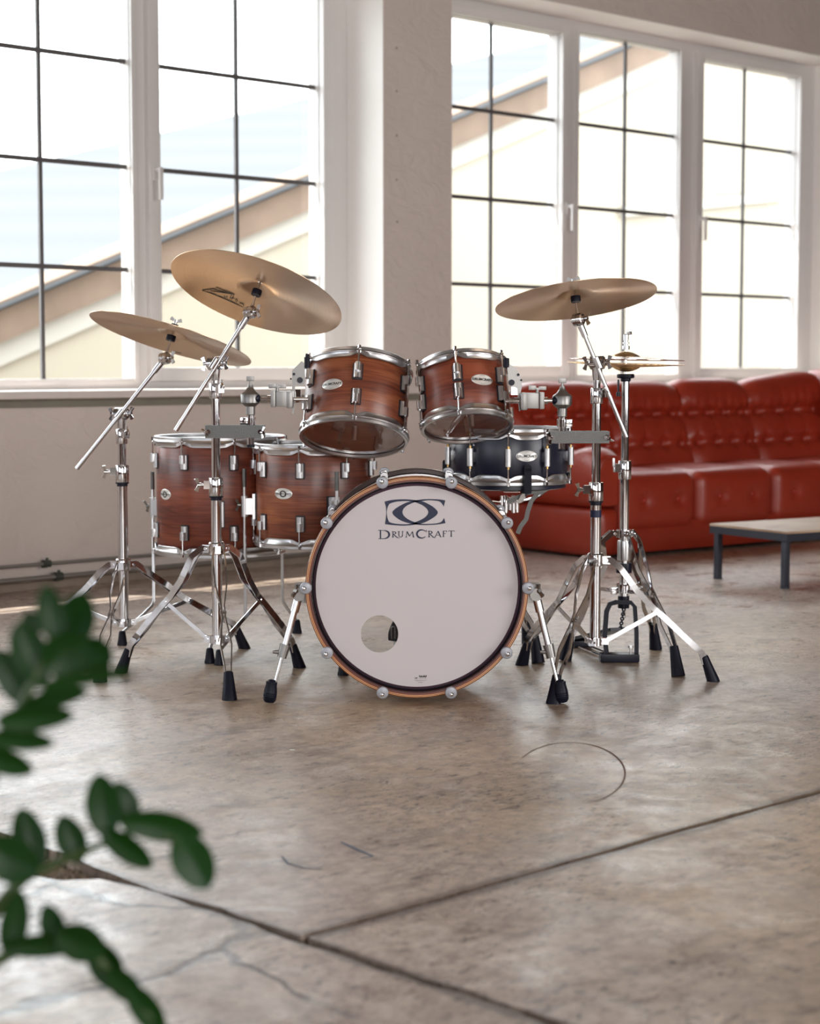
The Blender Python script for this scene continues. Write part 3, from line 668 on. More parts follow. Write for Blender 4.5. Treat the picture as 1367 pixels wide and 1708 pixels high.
def drum(name, M, R, Hh, nl, ph, wm, batter, reso, lug_in=.062):
    root = empty(name, M=M); shell(R, 0, Hh, wm, root)
    hoop(R, Hh, 1, nl, ph, 'top_hoop', root); hoop(R, 0, -1, nl, ph, 'bottom_hoop', root)
    head(R, Hh+.003, batter, 'batter_head', root); head(R, -.003, reso, 'resonant_head', root)
    for k in range(nl):
        a = ph+2*PI*k/nl; put_lug(root, R, Hh-lug_in, a, 1); put_lug(root, R, lug_in, a, -1)
    return root
def emblem_small(root, R, z, ang, w_=.022):
    """little outline mark printed near the rim of a clear head"""
    g = G()
    for (rx, ry) in ((.30, .30),): stroke(g, arcp(0, 0, w_*.26, w_*.26, 0, 360, 20), w_*.07)
    for p in ([(-.5, -.33), (-.5, .33), (.5, .33)], [(-.5, -.33), (.5, -.33), (.5, -.1)]): stroke(g, [(x*w_, y*w_) for x, y in p], w_*.07)
    g.xf(RZ(ang) @ Matrix.Translation((0, -R*.80, z))); g.obj('printed_mark', inkb, root)

R12, R10, R14, R16 = .1525, .127, .178, .203
def tilt_M(p, tilt, roll, yaw=0.0):
    """p: world position of the bottom centre; top leans away by tilt, roll about the view axis"""
    return Matrix.Translation(p) @ Matrix.Rotation(roll, 4, 'Y') @ Matrix.Rotation(-tilt, 4, 'X') @ RZ(yaw)
# 12" rack tom
T12 = drum('rack_tom', tilt_M(at(590, 727, 5.42), math.radians(22.6), math.radians(3.5)), R12, .203, 6, math.radians(1), walnut, clearbatter, clearhead)
tag(T12, 'larger walnut rack tom left of centre above the bass drum', 'drum', 'rack toms above the bass drum'); badge(T12, R12, math.radians(-27), .103)
# 10" rack tom
T10 = drum('rack_tom', tilt_M(at(778, 709, 5.36), math.radians(21.5), math.radians(-3.4)), R10, .172, 6, math.radians(-9), walnut2, clearbatter, clearhead, .058)
tag(T10, 'smaller walnut rack tom right of centre above the bass drum', 'drum', 'rack toms above the bass drum'); badge(T10, R10, math.radians(23), .092)
emblem_small(T12, R12, -.0036, math.radians(-128)*-1 if False else math.radians(-125)); emblem_small(T10, R10, -.0036, math.radians(125))

def floor_tom(X, Y, R, z0, z1, ph, wm, legs, top_leg, label, bang, bz, emblem_badge):
    root = drum('floor_tom', Matrix.Translation((X, Y, z0)), R, z1-z0, 8, ph, wm, headtop, clearhead, .064); tag(root, label, 'drum', 'floor toms')
    badge(root, R, bang, bz-z0, .062, .034, emblem=True)
    for (fx, fy, ang) in legs:
        u = V((math.sin(ang), -math.cos(ang), 0)); rr = R+.036; bz_ = (top_leg-.115)-z0
        l = G(); foot = V((fx-X, fy-Y, -z0)); top = u*rr; zb = .105-z0
        tgt = foot+V((0, 0, .045)); path = [top+Z*(top_leg-z0), top+Z*(zb+.02), top+Z*(zb+.008)+(tgt-top-Z*zb)*.06, top.lerp(V((foot.x, foot.y, 0)), .35)+Z*(zb-.02), foot+Z*.040, foot+Z*.030]
        l.tube(path, .0052, 10); lo = l.obj('leg', satin, root)
        G().cyl(top+Z*(top_leg-z0-.055), top+Z*(top_leg-z0+.002), .0062, n=10).obj('knurled_end', brushed, lo)
        G().lathe([(.0001, 0), (.0165, 0), (.0165, .006), (.0145, .012), (.0105, .042), (.0075, .046), (.0001, .046)], foot, n=18).obj('rubber_foot', rubber, lo)
        a, b = u, V((-u.y, u.x, 0)); k = G()
        k.obox(u*(R+.006)+Z*bz_, b, a, Z, (.034, .012, .078)); k.obox(u*(R+.022)+Z*bz_, b, a, Z, (.022, .026, .050)); k.cyl(u*rr+Z*(bz_-.032), u*rr+Z*(bz_+.032), .0115, n=16)
        br = k.obj('leg_bracket', satin, root)
        wing(u*(rr+.008)+Z*(bz_+.004), u, Z+b*.6, .042, .005, .010, .008).obj('wing_bolt', castm, br)
        G().obox(u*(R+.001)+Z*bz_, b, a, Z, (.040, .006, .084)).obj('gasket', gasket, br)
    return root
f1, f2, f3 = flo(204, 1076), flo(350, 1106), flo(495, 1056)
floor_tom(-.611, 5.97, R16, .305, .655, math.radians(-72), walnut2, [(f1.x, f1.y, math.radians(-108)), (f2.x, f2.y, math.radians(4)), (f3.x, f3.y, math.radians(128))], .545, 'larger walnut floor tom standing furthest left against the wall', math.radians(-52), .487, True)
f1, f2 = flo(366, 1109), flo(572, 1126)
floor_tom(-.300, 5.77, R14, .350, .640, math.radians(-55), walnut, [(f1.x, f1.y, math.radians(-84)), (f2.x, f2.y, math.radians(22)), (-.215, 6.09, math.radians(163))], .572, 'smaller walnut floor tom just left behind the bass drum', math.radians(-28), .505, True)

# snare
SX, SY, SZ0, SZ1 = .301, 5.62, .553, .693
sn = empty('snare_drum', (SX, SY, SZ0)); tag(sn, 'black snare drum with steel hoops in front of the sofa arm', 'drum')
RS = .178; hs = SZ1-SZ0
shell(RS, 0, hs, snarem, sn); hoop(RS, hs, 1, 10, math.radians(-4), 'top_hoop', sn); hoop(RS, 0, -1, 10, math.radians(-4), 'bottom_hoop', sn)
head(RS, hs+.003, headm, 'batter_head', sn); head(RS, -.003, clearhead, 'resonant_head', sn); badge(sn, RS, math.radians(13.5), hs*.53, .066, .033)
tl = G().cyl((0, -.0145, -.026), (0, -.0145, .026), .0095, n=18).cbox((0, -.006, 0), (.012, .014, .03), .002).mesh('lug', satin)
rl = G().cyl((0, -.0145, -.082), (0, -.0145, .082), .0026, n=10).cyl((0, -.0145, .068), (0, -.0145, .0705), .006, n=14).cyl((0, -.0145, .074), (0, -.0145, .084), .004, n=6).cyl((0, -.0145, -.084), (0, -.0145, -.074), .004, n=6).cbox((0, -.012, .071), (.011, .01, .004), .001).cbox((0, -.012, -.071), (.011, .01, .004), .001).mesh('tension_rod', chrome)
bl = G().cyl((0, -.0145, -.034), (0, -.0145, .034), .0042, n=12).mesh('brass_sleeve', brass)
for k in range(10):
    M = RZ(math.radians(-4+36*k)) @ Matrix.Translation((0, -RS, hs/2)); l = mobj('lug', tl, sn, M=M); mobj('tension_rod', rl, l); mobj('brass_sleeve', bl, l)
G().lathe([(.0001, -.006), (.155, -.006), (.170, -.004), (.170, -.026), (.155, -.030), (.0001, -.030)], n=48).obj('snare_bed', snarem, sn)
g = G(); 
for i in range(-8, 9): g.tube([(i*.0028, -.15, -.0335), (i*.0028, .15, -.0335)], .0009, 5)
g.obj('snare_wires', chrome, sn)['kind'] = 'stuff'
G().cbox((RS*.85, .10, hs*.5), (.02, .03, .09), .004).obj('strainer', satin, sn)

# bass drum : local +z points to the viewer (front), origin at hoop centre on its front edge
BX, BY, BZ, RO = .018, 4.84, .312, .2925
bd = empty('bass_drum', M=Matrix.Translation((BX, BY, BZ)) @ Matrix.Rotation(PI/2, 4, 'X')); tag(bd, 'big bass drum facing the viewer with off-white logo head', 'drum')
RI, RSH, DEP = .2775, .2700, .42
hp = [(RO, -.003), (RO-.003, 0), (RI+.002, 0), (RI, -.003), (RI, -.040), (RI+.003, -.043), (RO-.003, -.043), (RO, -.040)]
G().lathe(hp, n=128, close=True).obj('front_hoop', hoopm, bd)
G().lathe([(r, -DEP-z) for r, z in hp], n=128, close=True).obj('rear_hoop', plain('rear_hoop_lacquer', C(74, 62, 60), .2, coat=.5), bd)
g = G().lathe([(RSH, -.036), (RSH, -DEP+.036), (RSH-.007, -DEP+.036), (RSH-.007, -.036)], n=128, close=True); g.xf(Matrix.Identity(4)); g.obj('shell', walnut, bd)
for zz in (-.043, -DEP+.043):     # counter rings
    sgn = 1 if zz > -.2 else -1
    G().lathe([(RSH+.002, zz+sgn*.012), (RSH+.0072, zz+sgn*.012), (RSH+.0072, zz-sgn*.012), (RSH+.002, zz-sgn*.012)], n=128, close=True).obj('counter_ring', satin, bd)
# front head with port hole
hc = V(((632-695)/640*1.0, -(1058-978)/640*1.0)); hr = .0495
bm = bmesh.new(); NO = 128
zc_, zr = -.022, -.030
outer = [V((.2755*math.cos(2*PI*i/NO), .2755*math.sin(2*PI*i/NO), zr)) for i in range(NO)]
ring2 = [V((.266*math.cos(2*PI*i/NO), .266*math.sin(2*PI*i/NO), zc_)) for i in range(NO)]
hole = [V((hc.x+hr*math.cos(2*PI*i/64), hc.y+hr*math.sin(2*PI*i/64), zc_)) for i in range(64)]
tri = tessellate_polygon([ring2, list(reversed(hole))])
g = G(); allp = ring2+list(reversed(hole)); g.add(allp, [tuple(t) for t in tri]); fh = g.obj('front_head', headm, bd, 60)
G().add(outer+ring2, [(i, (i+1) % NO, NO+(i+1) % NO, NO+i) for i in range(NO)]).obj('collar', plain('shaded_head_collar', C(96, 74, 86), .4), bd)  # collar colour painted with the shadow between hoop and head
G().lathe([(.2765, -.034), (.2765, -.024), (.2735, -.022), (.2725, -.034)], n=128, close=True).obj('flesh_hoop', gasket, bd)
head(.2765, -DEP+.03, bassbatter, 'batter_head', bd)
ZL = zc_+.0008
def lm(x, y): return V(((x/6.835+600-695)/640, -((y/6.835+800)-978)/640, ZL))     # print layout on the head
def smooth(pts, n=6):
    out = []
    for i in range(len(pts)-1):
        p0 = V(pts[max(i-1, 0)]); p1 = V(pts[i]); p2 = V(pts[i+1]); p3 = V(pts[min(i+2, len(pts)-1)])
        for k in range(n):
            t = k/n; out.append(tuple(.5*((2*p1)+(p2-p0)*t+(2*p0-5*p1+4*p2-p3)*t*t+(3*p1-p0-3*p2+p3)*t**3)))
    out.append(pts[-1]); return out
LG = G(); LG_ = LG
def shape(*segs):
    P = []
    for sgm in segs:
        q = smooth(sgm); P += q if not P else q[1:] if (V(q[0])-V(P[-1])).length < 1 else q
    if (V(P[0])-V(P[-1])).length < 1: P = P[:-1]
    tr_ = tessellate_polygon([[V((x, y, 0)) for x, y in P]]); LG.add([lm(x, y) for x, y in P], [tuple(t) for t in tr_])
# left "D" figure: stem, top and bottom sweeps, right-hand crescent
shape([(280, 232), (296, 300), (299, 360), (294, 420), (284, 492)], [(284, 492), (305, 478), (330, 465)], [(330, 465), (312, 420), (305, 360), (313, 300), (334, 258)], [(334, 258), (305, 245), (280, 232)])
shape([(280, 232), (360, 214), (470, 206), (560, 208), (640, 216)], [(640, 216), (730, 236), (820, 282), (872, 325), (889, 355), (872, 390), (810, 435), (730, 475), (640, 497)], [(640, 497), (560, 506), (480, 509), (380, 503), (284, 492)],
      [(284, 492), (330, 465)], [(330, 465), (360, 478), (430, 490), (520, 493), (580, 486), (628, 470)], [(628, 470), (700, 440), (758, 400), (780, 355), (762, 312), (710, 272), (628, 238)], [(628, 238), (560, 227), (480, 227), (400, 236), (334, 258)], [(334, 258), (280, 232)])
# right figure, open on its right side
shape([(975, 218), (900, 207), (800, 203), (710, 207), (628, 220)], [(628, 220), (530, 244), (440, 290), (388, 328), (370, 356), (388, 392), (450, 440), (530, 474), (628, 493)], [(628, 493), (700, 502), (790, 502), (890, 495), (978, 480)], [(978, 480), (961, 418)],
      [(961, 418), (946, 448), (925, 468), (880, 482), (800, 489), (700, 487), (628, 470)], [(628, 470), (560, 442), (505, 400), (484, 356), (500, 310), (550, 270), (628, 238)], [(628, 238), (700, 228), (780, 217), (850, 220), (905, 230), (935, 252), (958, 290)], [(958, 290), (975, 218)])
# small-cap serif word, drawn with thick and thin pen strokes (pixel layout as above)
def L_(pts, ws): stroke(LG, pts, ws, lm)
def serif(x, y, w_=20): L_([(x-w_/2, y), (x+w_/2, y)], 5)
def bowl(cx, cy, rx, ry, a0, a1, t0, t1, n=14):
    pts = arcp(cx, cy, rx, -ry, a0, a1, n); ws = [t0+(t1-t0)*math.sin(PI*i/n) for i in range(n+1)]; L_(pts, ws)
# D
L_([(232, 562), (232, 660)], 11); serif(222, 563, 34); serif(222, 660, 30); L_([(232, 564), (262, 565), (285, 566)], 5); bowl(272, 612, 60, 47, 90, -90, 5, 17); L_([(232, 659), (275, 659)], 6)
# R
L_([(375, 578), (375, 640)], 8); serif(372, 578, 22); serif(374, 641, 24); bowl(384, 593, 24, 14, 95, -90, 4, 9, 10); L_([(378, 607), (400, 625), (422, 645), (450, 654)], [5, 8, 8, 3])
# U
L_([(443, 576), (443, 620)], 8); bowl(464, 618, 21, 24, 180, 360, 8, 5, 10); L_([(485, 620), (485, 576)], 5); serif(443, 577, 20); serif(486, 577, 18)
# M
L_([(528, 642), (537, 577)], 5); L_([(537, 577), (566, 630)], 9); L_([(566, 632), (600, 577)], 5); L_([(598, 577), (611, 642)], 9); serif(527, 642, 18); serif(612, 642, 18)
# C
bowl(705, 605, 55, 47, 40, 320, 5, 16, 22); L_([(747, 574), (757, 560), (760, 585)], [3, 8, 3])
# R
L_([(790, 572), (790, 638)], 8); serif(788, 572, 22); serif(789, 639, 22); bowl(800, 587, 24, 14, 95, -90, 4, 9, 10); L_([(794, 601), (815, 620), (835, 640), (862, 651)], [5, 8, 8, 3])
# A
L_([(860, 638), (893, 572)], 5); L_([(893, 572), (922, 638)], 9); L_([(873, 618), (913, 618)], 4); serif(860, 638, 16); serif(924, 638, 18)
# F
L_([(955, 570), (955, 636)], 8); L_([(950, 571), (992, 570)], 5); L_([(992, 568), (990, 582)], 5); L_([(955, 600), (982, 600)], 4); serif(955, 636, 22)
# T
L_([(1045, 570), (1045, 634)], 8); L_([(1008, 578), (1012, 570), (1080, 569), (1084, 578)], 5); serif(1045, 634, 22)
LG.obj('logo_print', inkm, fh, 180)
# small maker's mark low on the head: crown over fine lines
g = G(); mk = lambda x, y: V(((x/6.214+560-695)/640, -((y/6.214+1000)-978)/640, ZL))
stroke(g, [(866, 815), (940, 815)], 9, mk)
for cx in (870, 888, 905, 920, 936): stroke(g, [(cx, 812), (cx-4 if cx < 900 else cx+4, 795)], [9, 2], mk)
stroke(g, [(862, 800), (870, 812)], 3, mk); stroke(g, [(942, 800), (936, 812)], 3, mk)
for (y, a, b) in ((833, 864, 940), (858, 835, 920), (875, 852, 900)):
    x = a
    while x < b: stroke(g, [(x, y), (x+random.uniform(4, 9), y)], 3.6, mk); x += 13
stroke(g, [(812, 850), (945, 850)], 1.2, mk)
t = text_mesh('UC', .0052, inkb, bold=.0002, shear=.3); c0 = mk(831, 829); g.add([V((q.x+c0.x, q.y+c0.y, ZL)) for q in t.v], t.f); g.obj('maker_mark', inkb, fh, 180)
# claws, rods, lugs
cl = G(); cl.lathe([(.0001, .013), (.010, .013), (.0145, .0115), (.0158, .009), (.0158, .002), (.0145, 0), (.0001, 0)], n=28); CLM = cl.mesh('claw', discm)
bo = G(); bo.lathe([(.0055, .013), (.0058, .0155), (.0030, .0165), (.0028, .020), (.0001, .0205)], (.0, .0035, 0), n=16); BOM = bo.mesh('claw_bolt', chrome)
ca = G(); ca.cbox((0, .004, -.022), (.016, .010, .05), .003).cbox((0, -.004, .001), (.014, .022, .006), .002); CAM_ = ca.mesh('claw_arm', satin)
rd = G().cyl((0, .0, -.20), (0, .0, -.02), .0032, n=10); RDM = rd.mesh('tension_rod', chrome)
lb = G().cyl((0, 0, -.030), (0, 0, .030), .0105, n=18).cyl((0, 0, .0301), (0, 0, .040), .0075, n=14).cbox((0, -.011, 0), (.014, .016, .04), .003); LBM = lb.mesh('lug', satin)
for k in range(10):
    a = math.radians(18+36*k)
    for rear in (0, 1):
        zoff = 0.0 if not rear else -DEP
        M = RZ(-a) @ Matrix.Translation((0, RO-.0015, zoff)) @ (Matrix.Identity(4) if not rear else Matrix.Rotation(PI, 4, 'Y'))
        c_ = mobj('claw', CLM, bd, M=M); mobj('claw_bolt', BOM, c_); mobj('claw_arm', CAM_, c_)
        M2 = RZ(-a) @ Matrix.Translation((0, RSH+.0195, -.11 if not rear else -DEP+.11)) @ (Matrix.Identity(4) if not rear else Matrix.Rotation(PI, 4, 'Y'))
        l = mobj('lug', LBM, bd, M=M2)
        G().cyl((0, 0, .035), (0, 0, .09), .0032, n=10).obj('tension_rod', chrome, l)
# spurs
for sg, mount, collar, foot in ((-1, (499, 990), (466, 1088), (446, 1180)), (1, (893, 990), (921, 1088), (941, 1181))):
    inv = bd.matrix_world.inverted()
    Fp = flo(*foot); Mp = at(mount[0], mount[1], 4.90); Cp = at(collar[0], collar[1], 4.885)
    Fp = V((Fp.x, 4.865, 0)); d = (Mp-Fp).normalized(); Cp = Fp+d*((Cp.z)/d.z)
    side = V((-sg, 0, 0)); tp = G()
    tp.cyl(Fp+d*.055, Cp+d*.02, .0048, n=14); s1 = tp.xf(inv).obj('spur', chrome, bd, label='left folding spur leg' if sg < 0 else 'right folding spur leg')
    G().cyl(Cp, Mp-d*.03, .0085, n=16).cyl(Mp-d*.05, Mp-d*.005, .0115, n=16).xf(inv).obj('spur_tube', satin, s1)
    k = G().cyl(Cp-d*.014, Cp+d*.022, .0125, .0145, n=16); k.cyl(Cp+V((0, 0, 0)), Cp+V((-.022*1, -.004, .002)), .005, n=10).cyl(Cp+V((-.022, -.004, .002)), Cp+V((-.027, -.005, .002)), .004, n=10); k.xf(inv).obj('spur_collar', castm, s1)
    fr = [(.0001, -.002), (.012, .0), (.0165, .006), (.018, .016), (.0175, .030), (.0145, .048), (.015, .050), (.015, .055), (.011, .056), (.009, .06), (.0001, .062)]
    g = G().lathe(fr, Fp+V((0, 0, .004)), (d.x*.5, d.y*.5, d.z), n=20)
    for q in (.008, .013, .018, .023): g.lathe([(.0172, q), (.0188, q+.0012), (.0172, q+.0024)], Fp+V((0, 0, .004)), (d.x*.5, d.y*.5, d.z), n=20)
    g.xf(inv).obj('rubber_foot', rubber, s1)
    k = G(); shp = V((BX+sg*(RSH+.004), 4.94, Mp.z)); k.obox((Mp+shp)/2, V((1, 0, 0)), V((0, 1, 0)), Z, (abs(Mp.x-shp.x)+.02, .05, .05)); k.cyl(Mp+V((0, -.03, 0)), Mp+V((0, .03, 0)), .017, n=18)
    k.xf(inv).obj('spur_bracket', castm, bd)
    wing(Mp+V((sg*.004, -.025, .008)), V((sg*.3, -.4, .2)), V((-sg*.2, 0, 1)), .034, .005, .006, .009, .006).xf(inv).obj('wing_bolt', castm, s1)

# ------------------------------------------------------------------ cymbals
def rframe(x, y):
    f = ray(x, y).normalized(); r = f.cross(Z).normalized(); u = r.cross(f).normalized(); return r, u, f
def cymbal_normal(x, y, psi, rho):
    r, u, f = rframe(x, y); p = math.radians(psi); k = math.sqrt(1-rho*rho); return (r*(k*math.sin(p))+u*(k*math.cos(p))+f*rho).normalized()
def cym_geo(R, mat, bellr=.055, bellh=.016, bow=.020):
    rim = -bow*.5; top = []
    def zf(r):
        b = -bow*(r/R)**1.6
        return b+(bellh*(math.cos(min(1, r/bellr)*PI/2)**1.1 if r < bellr else 0))
    rs = [.006]+[bellr*k/8 for k in range(2, 9)]+[bellr+(R-bellr)*k/14 for k in range(1, 15)]
    up = [(r, zf(r)) for r in rs]; dn = [(r, zf(r)-.0014) for r in reversed(rs)]
    return G().lathe(up+dn, n=96, close=True)
def cymbal(c, n, R, label, mat=bronze, group=None, name='crash_cymbal', flip=False, **kw):
    q = V((0, 0, 1)).rotation_difference(n*(-1 if flip else 1)); M = Matrix.Translation(c) @ q.to_matrix().to_4x4()
    o = empty(name, M=M); tag(o, label, 'cymbal', 'cymbals on boom stands'); cym_geo(R, mat, **kw).obj('bronze_plate', mat, o, 50); return o
def on_under(o, n, right, fwd, R, z):
    return None

# ------------------------------------------------------------------ stands
def leg_parts(root, base, ang_v, rf, zh, zl, foot_len=.06, wide=1.0):
    u = V(ang_v).normalized(); lat = V((-u.y, u.x, 0))
    P = [(.016, zh), (.040, zh+.002), (.070, zh-.022), (.5*rf*.62, zh-.022-(zh*.30)), (.50*rf, zh*.61), (.60*rf, zh*.53), (.78*rf, .075+(zh*.53-.075)*.48), (.93*rf, .082), (.965*rf, .050)]
    Wd = [.010, .011, .017, .015, .0045, .0045, .015*wide, .0085*wide, .006]
    P[3] = (.36*rf, zh*.75); Wd[3] = .016
    bl = G()
    for sg in (-1, 1):
        pts = []
        for (r, z), wd in zip(P, Wd): pts.append(u*r+Z*z+lat*(sg*wd))
        vs = []; m = len(pts)
        for i, p in enumerate(pts):
            t = (V((P[min(i+1, m-1)][0]-P[max(i-1, 0)][0], P[min(i+1, m-1)][1]-P[max(i-1, 0)][1]))).normalized(); q = (u*(-t.y)+Z*t.x)
            hw = .0085
            for (a, b) in ((1, 1), (1, -1), (-1, -1), (-1, 1)): vs.append(base+p+q*(a*hw)+lat*(b*.0018))
        fs = []
        for i in range(m-1):
            for k in range(4): fs.append((4*i+k, 4*i+(k+1) % 4, 4*i+4+(k+1) % 4, 4*i+4+k))
        fs += [(0, 1, 2, 3), (4*m-1, 4*m-2, 4*m-3, 4*m-4)]; bl.add(vs, fs)
    pv = base+u*(.55*rf)+Z*(zh*.575)
    bl.cyl(pv-lat*.009, pv+lat*.009, .0045, n=10); hubp = base+u*.030+Z*zh; bl.cyl(hubp-lat*.014, hubp+lat*.014, .0048, n=10)
    return bl, u, lat, pv
def tripod(root, base, feet, zh, zl, r_pole):
    """three folding strip legs between an upper hub and a lower hub; base = world base point, geometry local to root"""
    b0 = base-root.location
    for fp in feet:
        v = V((fp[0]-base.x, fp[1]-base.y, 0)); rf = v.length
        bl, u, lat, pv = leg_parts(root, b0, v, rf, zh, zl); L = bl.obj('leg', chrome, root, 25)
        lo = b0+u*.030+Z*zl; d = (pv-lo).normalized(); q = d.cross(lat)
        br = G().obox((lo+pv)/2, d, q, lat, ((pv-lo).length+.012, .012, .0022)); br.cyl(lo-lat*.010, lo+lat*.010, .004, n=10); br.obj('brace', chrome, L)
        f0 = b0+u*(.955*rf)+Z*.070; f1 = b0+u*(rf*1.0+.012)
        ax = (f0-f1).normalized(); a = lat; b = ax.cross(a).normalized(); vs = []; rings = [(0, .0205, .0175), (.008, .0208, .018), (.5, .0165, .0145), (1.0, .0125, .0115), (1.03, .010, .009)]
        n = 16; g = G()
        for (k, ra, rb) in rings:
            c = f1.lerp(f0, k)
            for i in range(n):
                t = 2*PI*i/n; p = c+a*(ra*math.cos(t))+b*(rb*math.sin(t))
                if k < .005: p = p-ax*((p.z-b0.z)/ax.z)
                vs.append(p)
        fs = [(i*n+k, i*n+(k+1) % n, (i+1)*n+(k+1) % n, (i+1)*n+k) for i in range(len(rings)-1) for k in range(n)]+[tuple(range(n)), tuple(range(len(vs)-1, len(vs)-n-1, -1))]
        g.add(vs, fs).obj('rubber_foot', rubber, L)
    # hubs
    g = G().lathe([(r_pole+.001, -.016), (r_pole+.007, -.016), (r_pole+.008, -.012), (r_pole+.008, .016), (r_pole+.005, .020), (r_pole+.001, .020)], b0+Z*zh, n=24)
    for fp in feet:
        v = V((fp[0]-base.x, fp[1]-base.y, 0)).normalized(); g.obox(b0+v*(r_pole+.013)+Z*zh, v, V((-v.y, v.x, 0)), Z, (.026, .016, .022))
    g.obj('tripod_hub', chrome, root)
    g = G().lathe([(r_pole+.001, -.011), (r_pole+.006, -.011), (r_pole+.006, .011), (r_pole+.001, .011)], b0+Z*zl, n=24, close=True)
    for fp in feet:
        v = V((fp[0]-base.x, fp[1]-base.y, 0)).normalized(); g.obox(b0+v*(r_pole+.012)+Z*zl, v, V((-v.y, v.x, 0)), Z, (.022, .014, .018))
    g.cyl(b0+Z*(zl-.014), b0+Z*(zl+.0), r_pole*.5, n=12); g.obj('lower_hub', chrome, root)
def collar_geo(c, r, h, wdir, drum_key=True):
    g = G().lathe([(r-.004, -h/2), (r, -h/2), (r+.001, -h/2+.002), (r+.001, h/2-.002), (r, h/2), (r-.004, h/2)], c, n=24, close=True)
    w = V(wdir).normalized(); g.obox(c+w*(r+.007)+Z*(h*.12), w, V((-w.y, w.x, 0)), Z, (.018, .018, h*.45)); return g
def tilter(root, c, barrel, r=.0155, L=.034, name='boom_tilter', wings=2, down=None):
    """toothed two-part tilter barrel with wing nuts; barrel = axis"""
    ax = V(barrel).normalized(); g = G()
    pr = [(.0001, -L/2), (r*.8, -L/2), (r, -L/2+.003), (r, -.0018), (r*.9, -.0012), (r*.9, .0012), (r, .0018), (r, L/2-.003), (r*.8, L/2), (.0001, L/2)]
    g.lathe(pr, c, ax, n=26)
    g.lathe([(.0001, 0), (r*.55, 0), (r*.5, .004), (.0001, .005)], c+ax*(L/2), ax, n=18); g.lathe([(.0001, 0), (r*.55, 0), (r*.5, .004), (.0001, .005)], c-ax*(L/2), -ax, n=18)
    if down is not None:
        d = V(down)-V(c); g.cyl(V(c)+d*.15, V(c)+d*.6, r*.82, r*.72, n=18).cyl(V(c)+d*.6, V(c)+d, r*.72, r*.6, n=18)
    o = g.obj(name, chrome, root, 30)
    wing(c+ax*(L/2+.002), ax, V((.25, .1, 1)), .036, .0045, .008, .010).obj('wing_nut', chrome, o)
    if wings > 1: wing(c-ax*(L/2+.002), -ax, V((-.5, .2, 1)), .036, .0045, .008, .010).obj('wing_nut', chrome, o)
    return o
def boom_stand(label, base, feet, zh, zl, zc1, zc2, zt, T, low, Cc, n_, r0=.0150, r1=.0125, r2=.0100, wside=-1, sticker=False):
    """base world point on floor; zc1/zc2 heights of collars; zt tilter height; T cymbal tilter pt; low = lower boom end; Cc cymbal centre"""
    base = V(base); root = empty('boom_cymbal_stand', base); tag(root, label, 'cymbal stand', 'boom cymbal stands')
    L = lambda p: V(p)-base
    tripod(root, base, feet, zh, zl, r0)
    G().cyl((0, 0, zl-.012), (0, 0, zc1), r0, n=28).obj('base_tube', chrome, root, 30)
    G().cyl((0, 0, zc1), (0, 0, zc2), r1, n=28).obj('middle_tube', chrome, root, 30)
    G().cyl((0, 0, zc2), (0, 0, zt-.030), r2, n=24).obj('upper_tube', chrome, root, 30)
    c1 = collar_geo(V((0, 0, zc1)), r0+.0045, .052, (wside, -.15, 0)).obj('height_collar', chrome, root)
    wing(V((wside*(r0+.020), -.004, zc1+.006)), (wside, -.15, 0), V((.15, -.3, 1)), .038, .005, .014, .010).obj('wing_bolt', chrome, c1)
    G().cyl((0, 0, zc1-.030), (0, 0, zc1-.0265), r0+.0055, n=24).cyl((0, 0, zc1-.038), (0, 0, zc1-.030), r0+.0012, n=24).obj('nylon_bushing', rubber, c1)
    c2 = collar_geo(V((0, 0, zc2)), r1+.0040, .044, (-wside*.6, -.8, 0)).obj('height_collar', chrome, root)
    wing(V((-wside*.012, -.020, zc2+.014)), (-wside*.7, -.5, .4), V((0, 0, 1)), .026, .004, .010, .007).obj('wing_bolt', chrome, c2)
    if sticker: G().lathe([(r0+.0006, -.010), (r0+.0006, .010)], (0, 0, zc1-.062), n=24).obj('label_sticker', inkm, root)
    # boom
    T, low = L(T), L(low); d = (T-low).normalized(); P = V((0, -.022, zt))
    g = G().cyl(low, T-d*.02, .0060, n=16).cyl(low, low+d*.035, .0068, n=16).cyl(T-d*.052, T-d*.018, .0085, .0095, n=16); g.obj('boom_arm', chrome, root, 30)
    bax = V((1, -.35, .05)) if wside < 0 else V((1, -.5, 0))
    tilter(root, V((0, -.004, zt)), bax, .0190, .042, 'boom_tilter', 2, down=V((0, 0, zt-.048)))
    G().cyl(P-d*.016, P+d*.016, .0098, n=16).cyl(P, V((0, 0, zt)), .010, n=12).obj('boom_clamp', chrome, root)
    # cymbal tilter
    Cc = L(Cc); n_ = V(n_)
    tax = V((1, -.55, .15)) if wside < 0 else V((1, -.8, -.1))
    tilter(root, T, tax, .0180, .030, 'cymbal_tilter', 1)
    rod = G().cyl(T+n_*.008, Cc+n_*.040, .0034, n=12).cyl(T+n_*.006, T+n_*.030, .0058, .0050, n=12); ro = rod.obj('cymbal_rod', chrome, root, 30)
    G().lathe([(.0036, -.026), (.0135, -.026), (.0140, -.024), (.0140, -.011), (.0135, -.009), (.0036, -.009)], Cc, n_, n=24).obj('felt_washer', rubber, ro)
    G().lathe([(.0036, .020), (.011, .020), (.011, .026), (.0036, .026)], Cc, n_, n=20).obj('felt_washer', rubber, ro)
    s_ = n_.cross(V((0, 1, 0))).normalized()
    wing(Cc+n_*.026, n_, s_, .034, .005, .010, .010).obj('wing_nut', satin, ro)
    return root

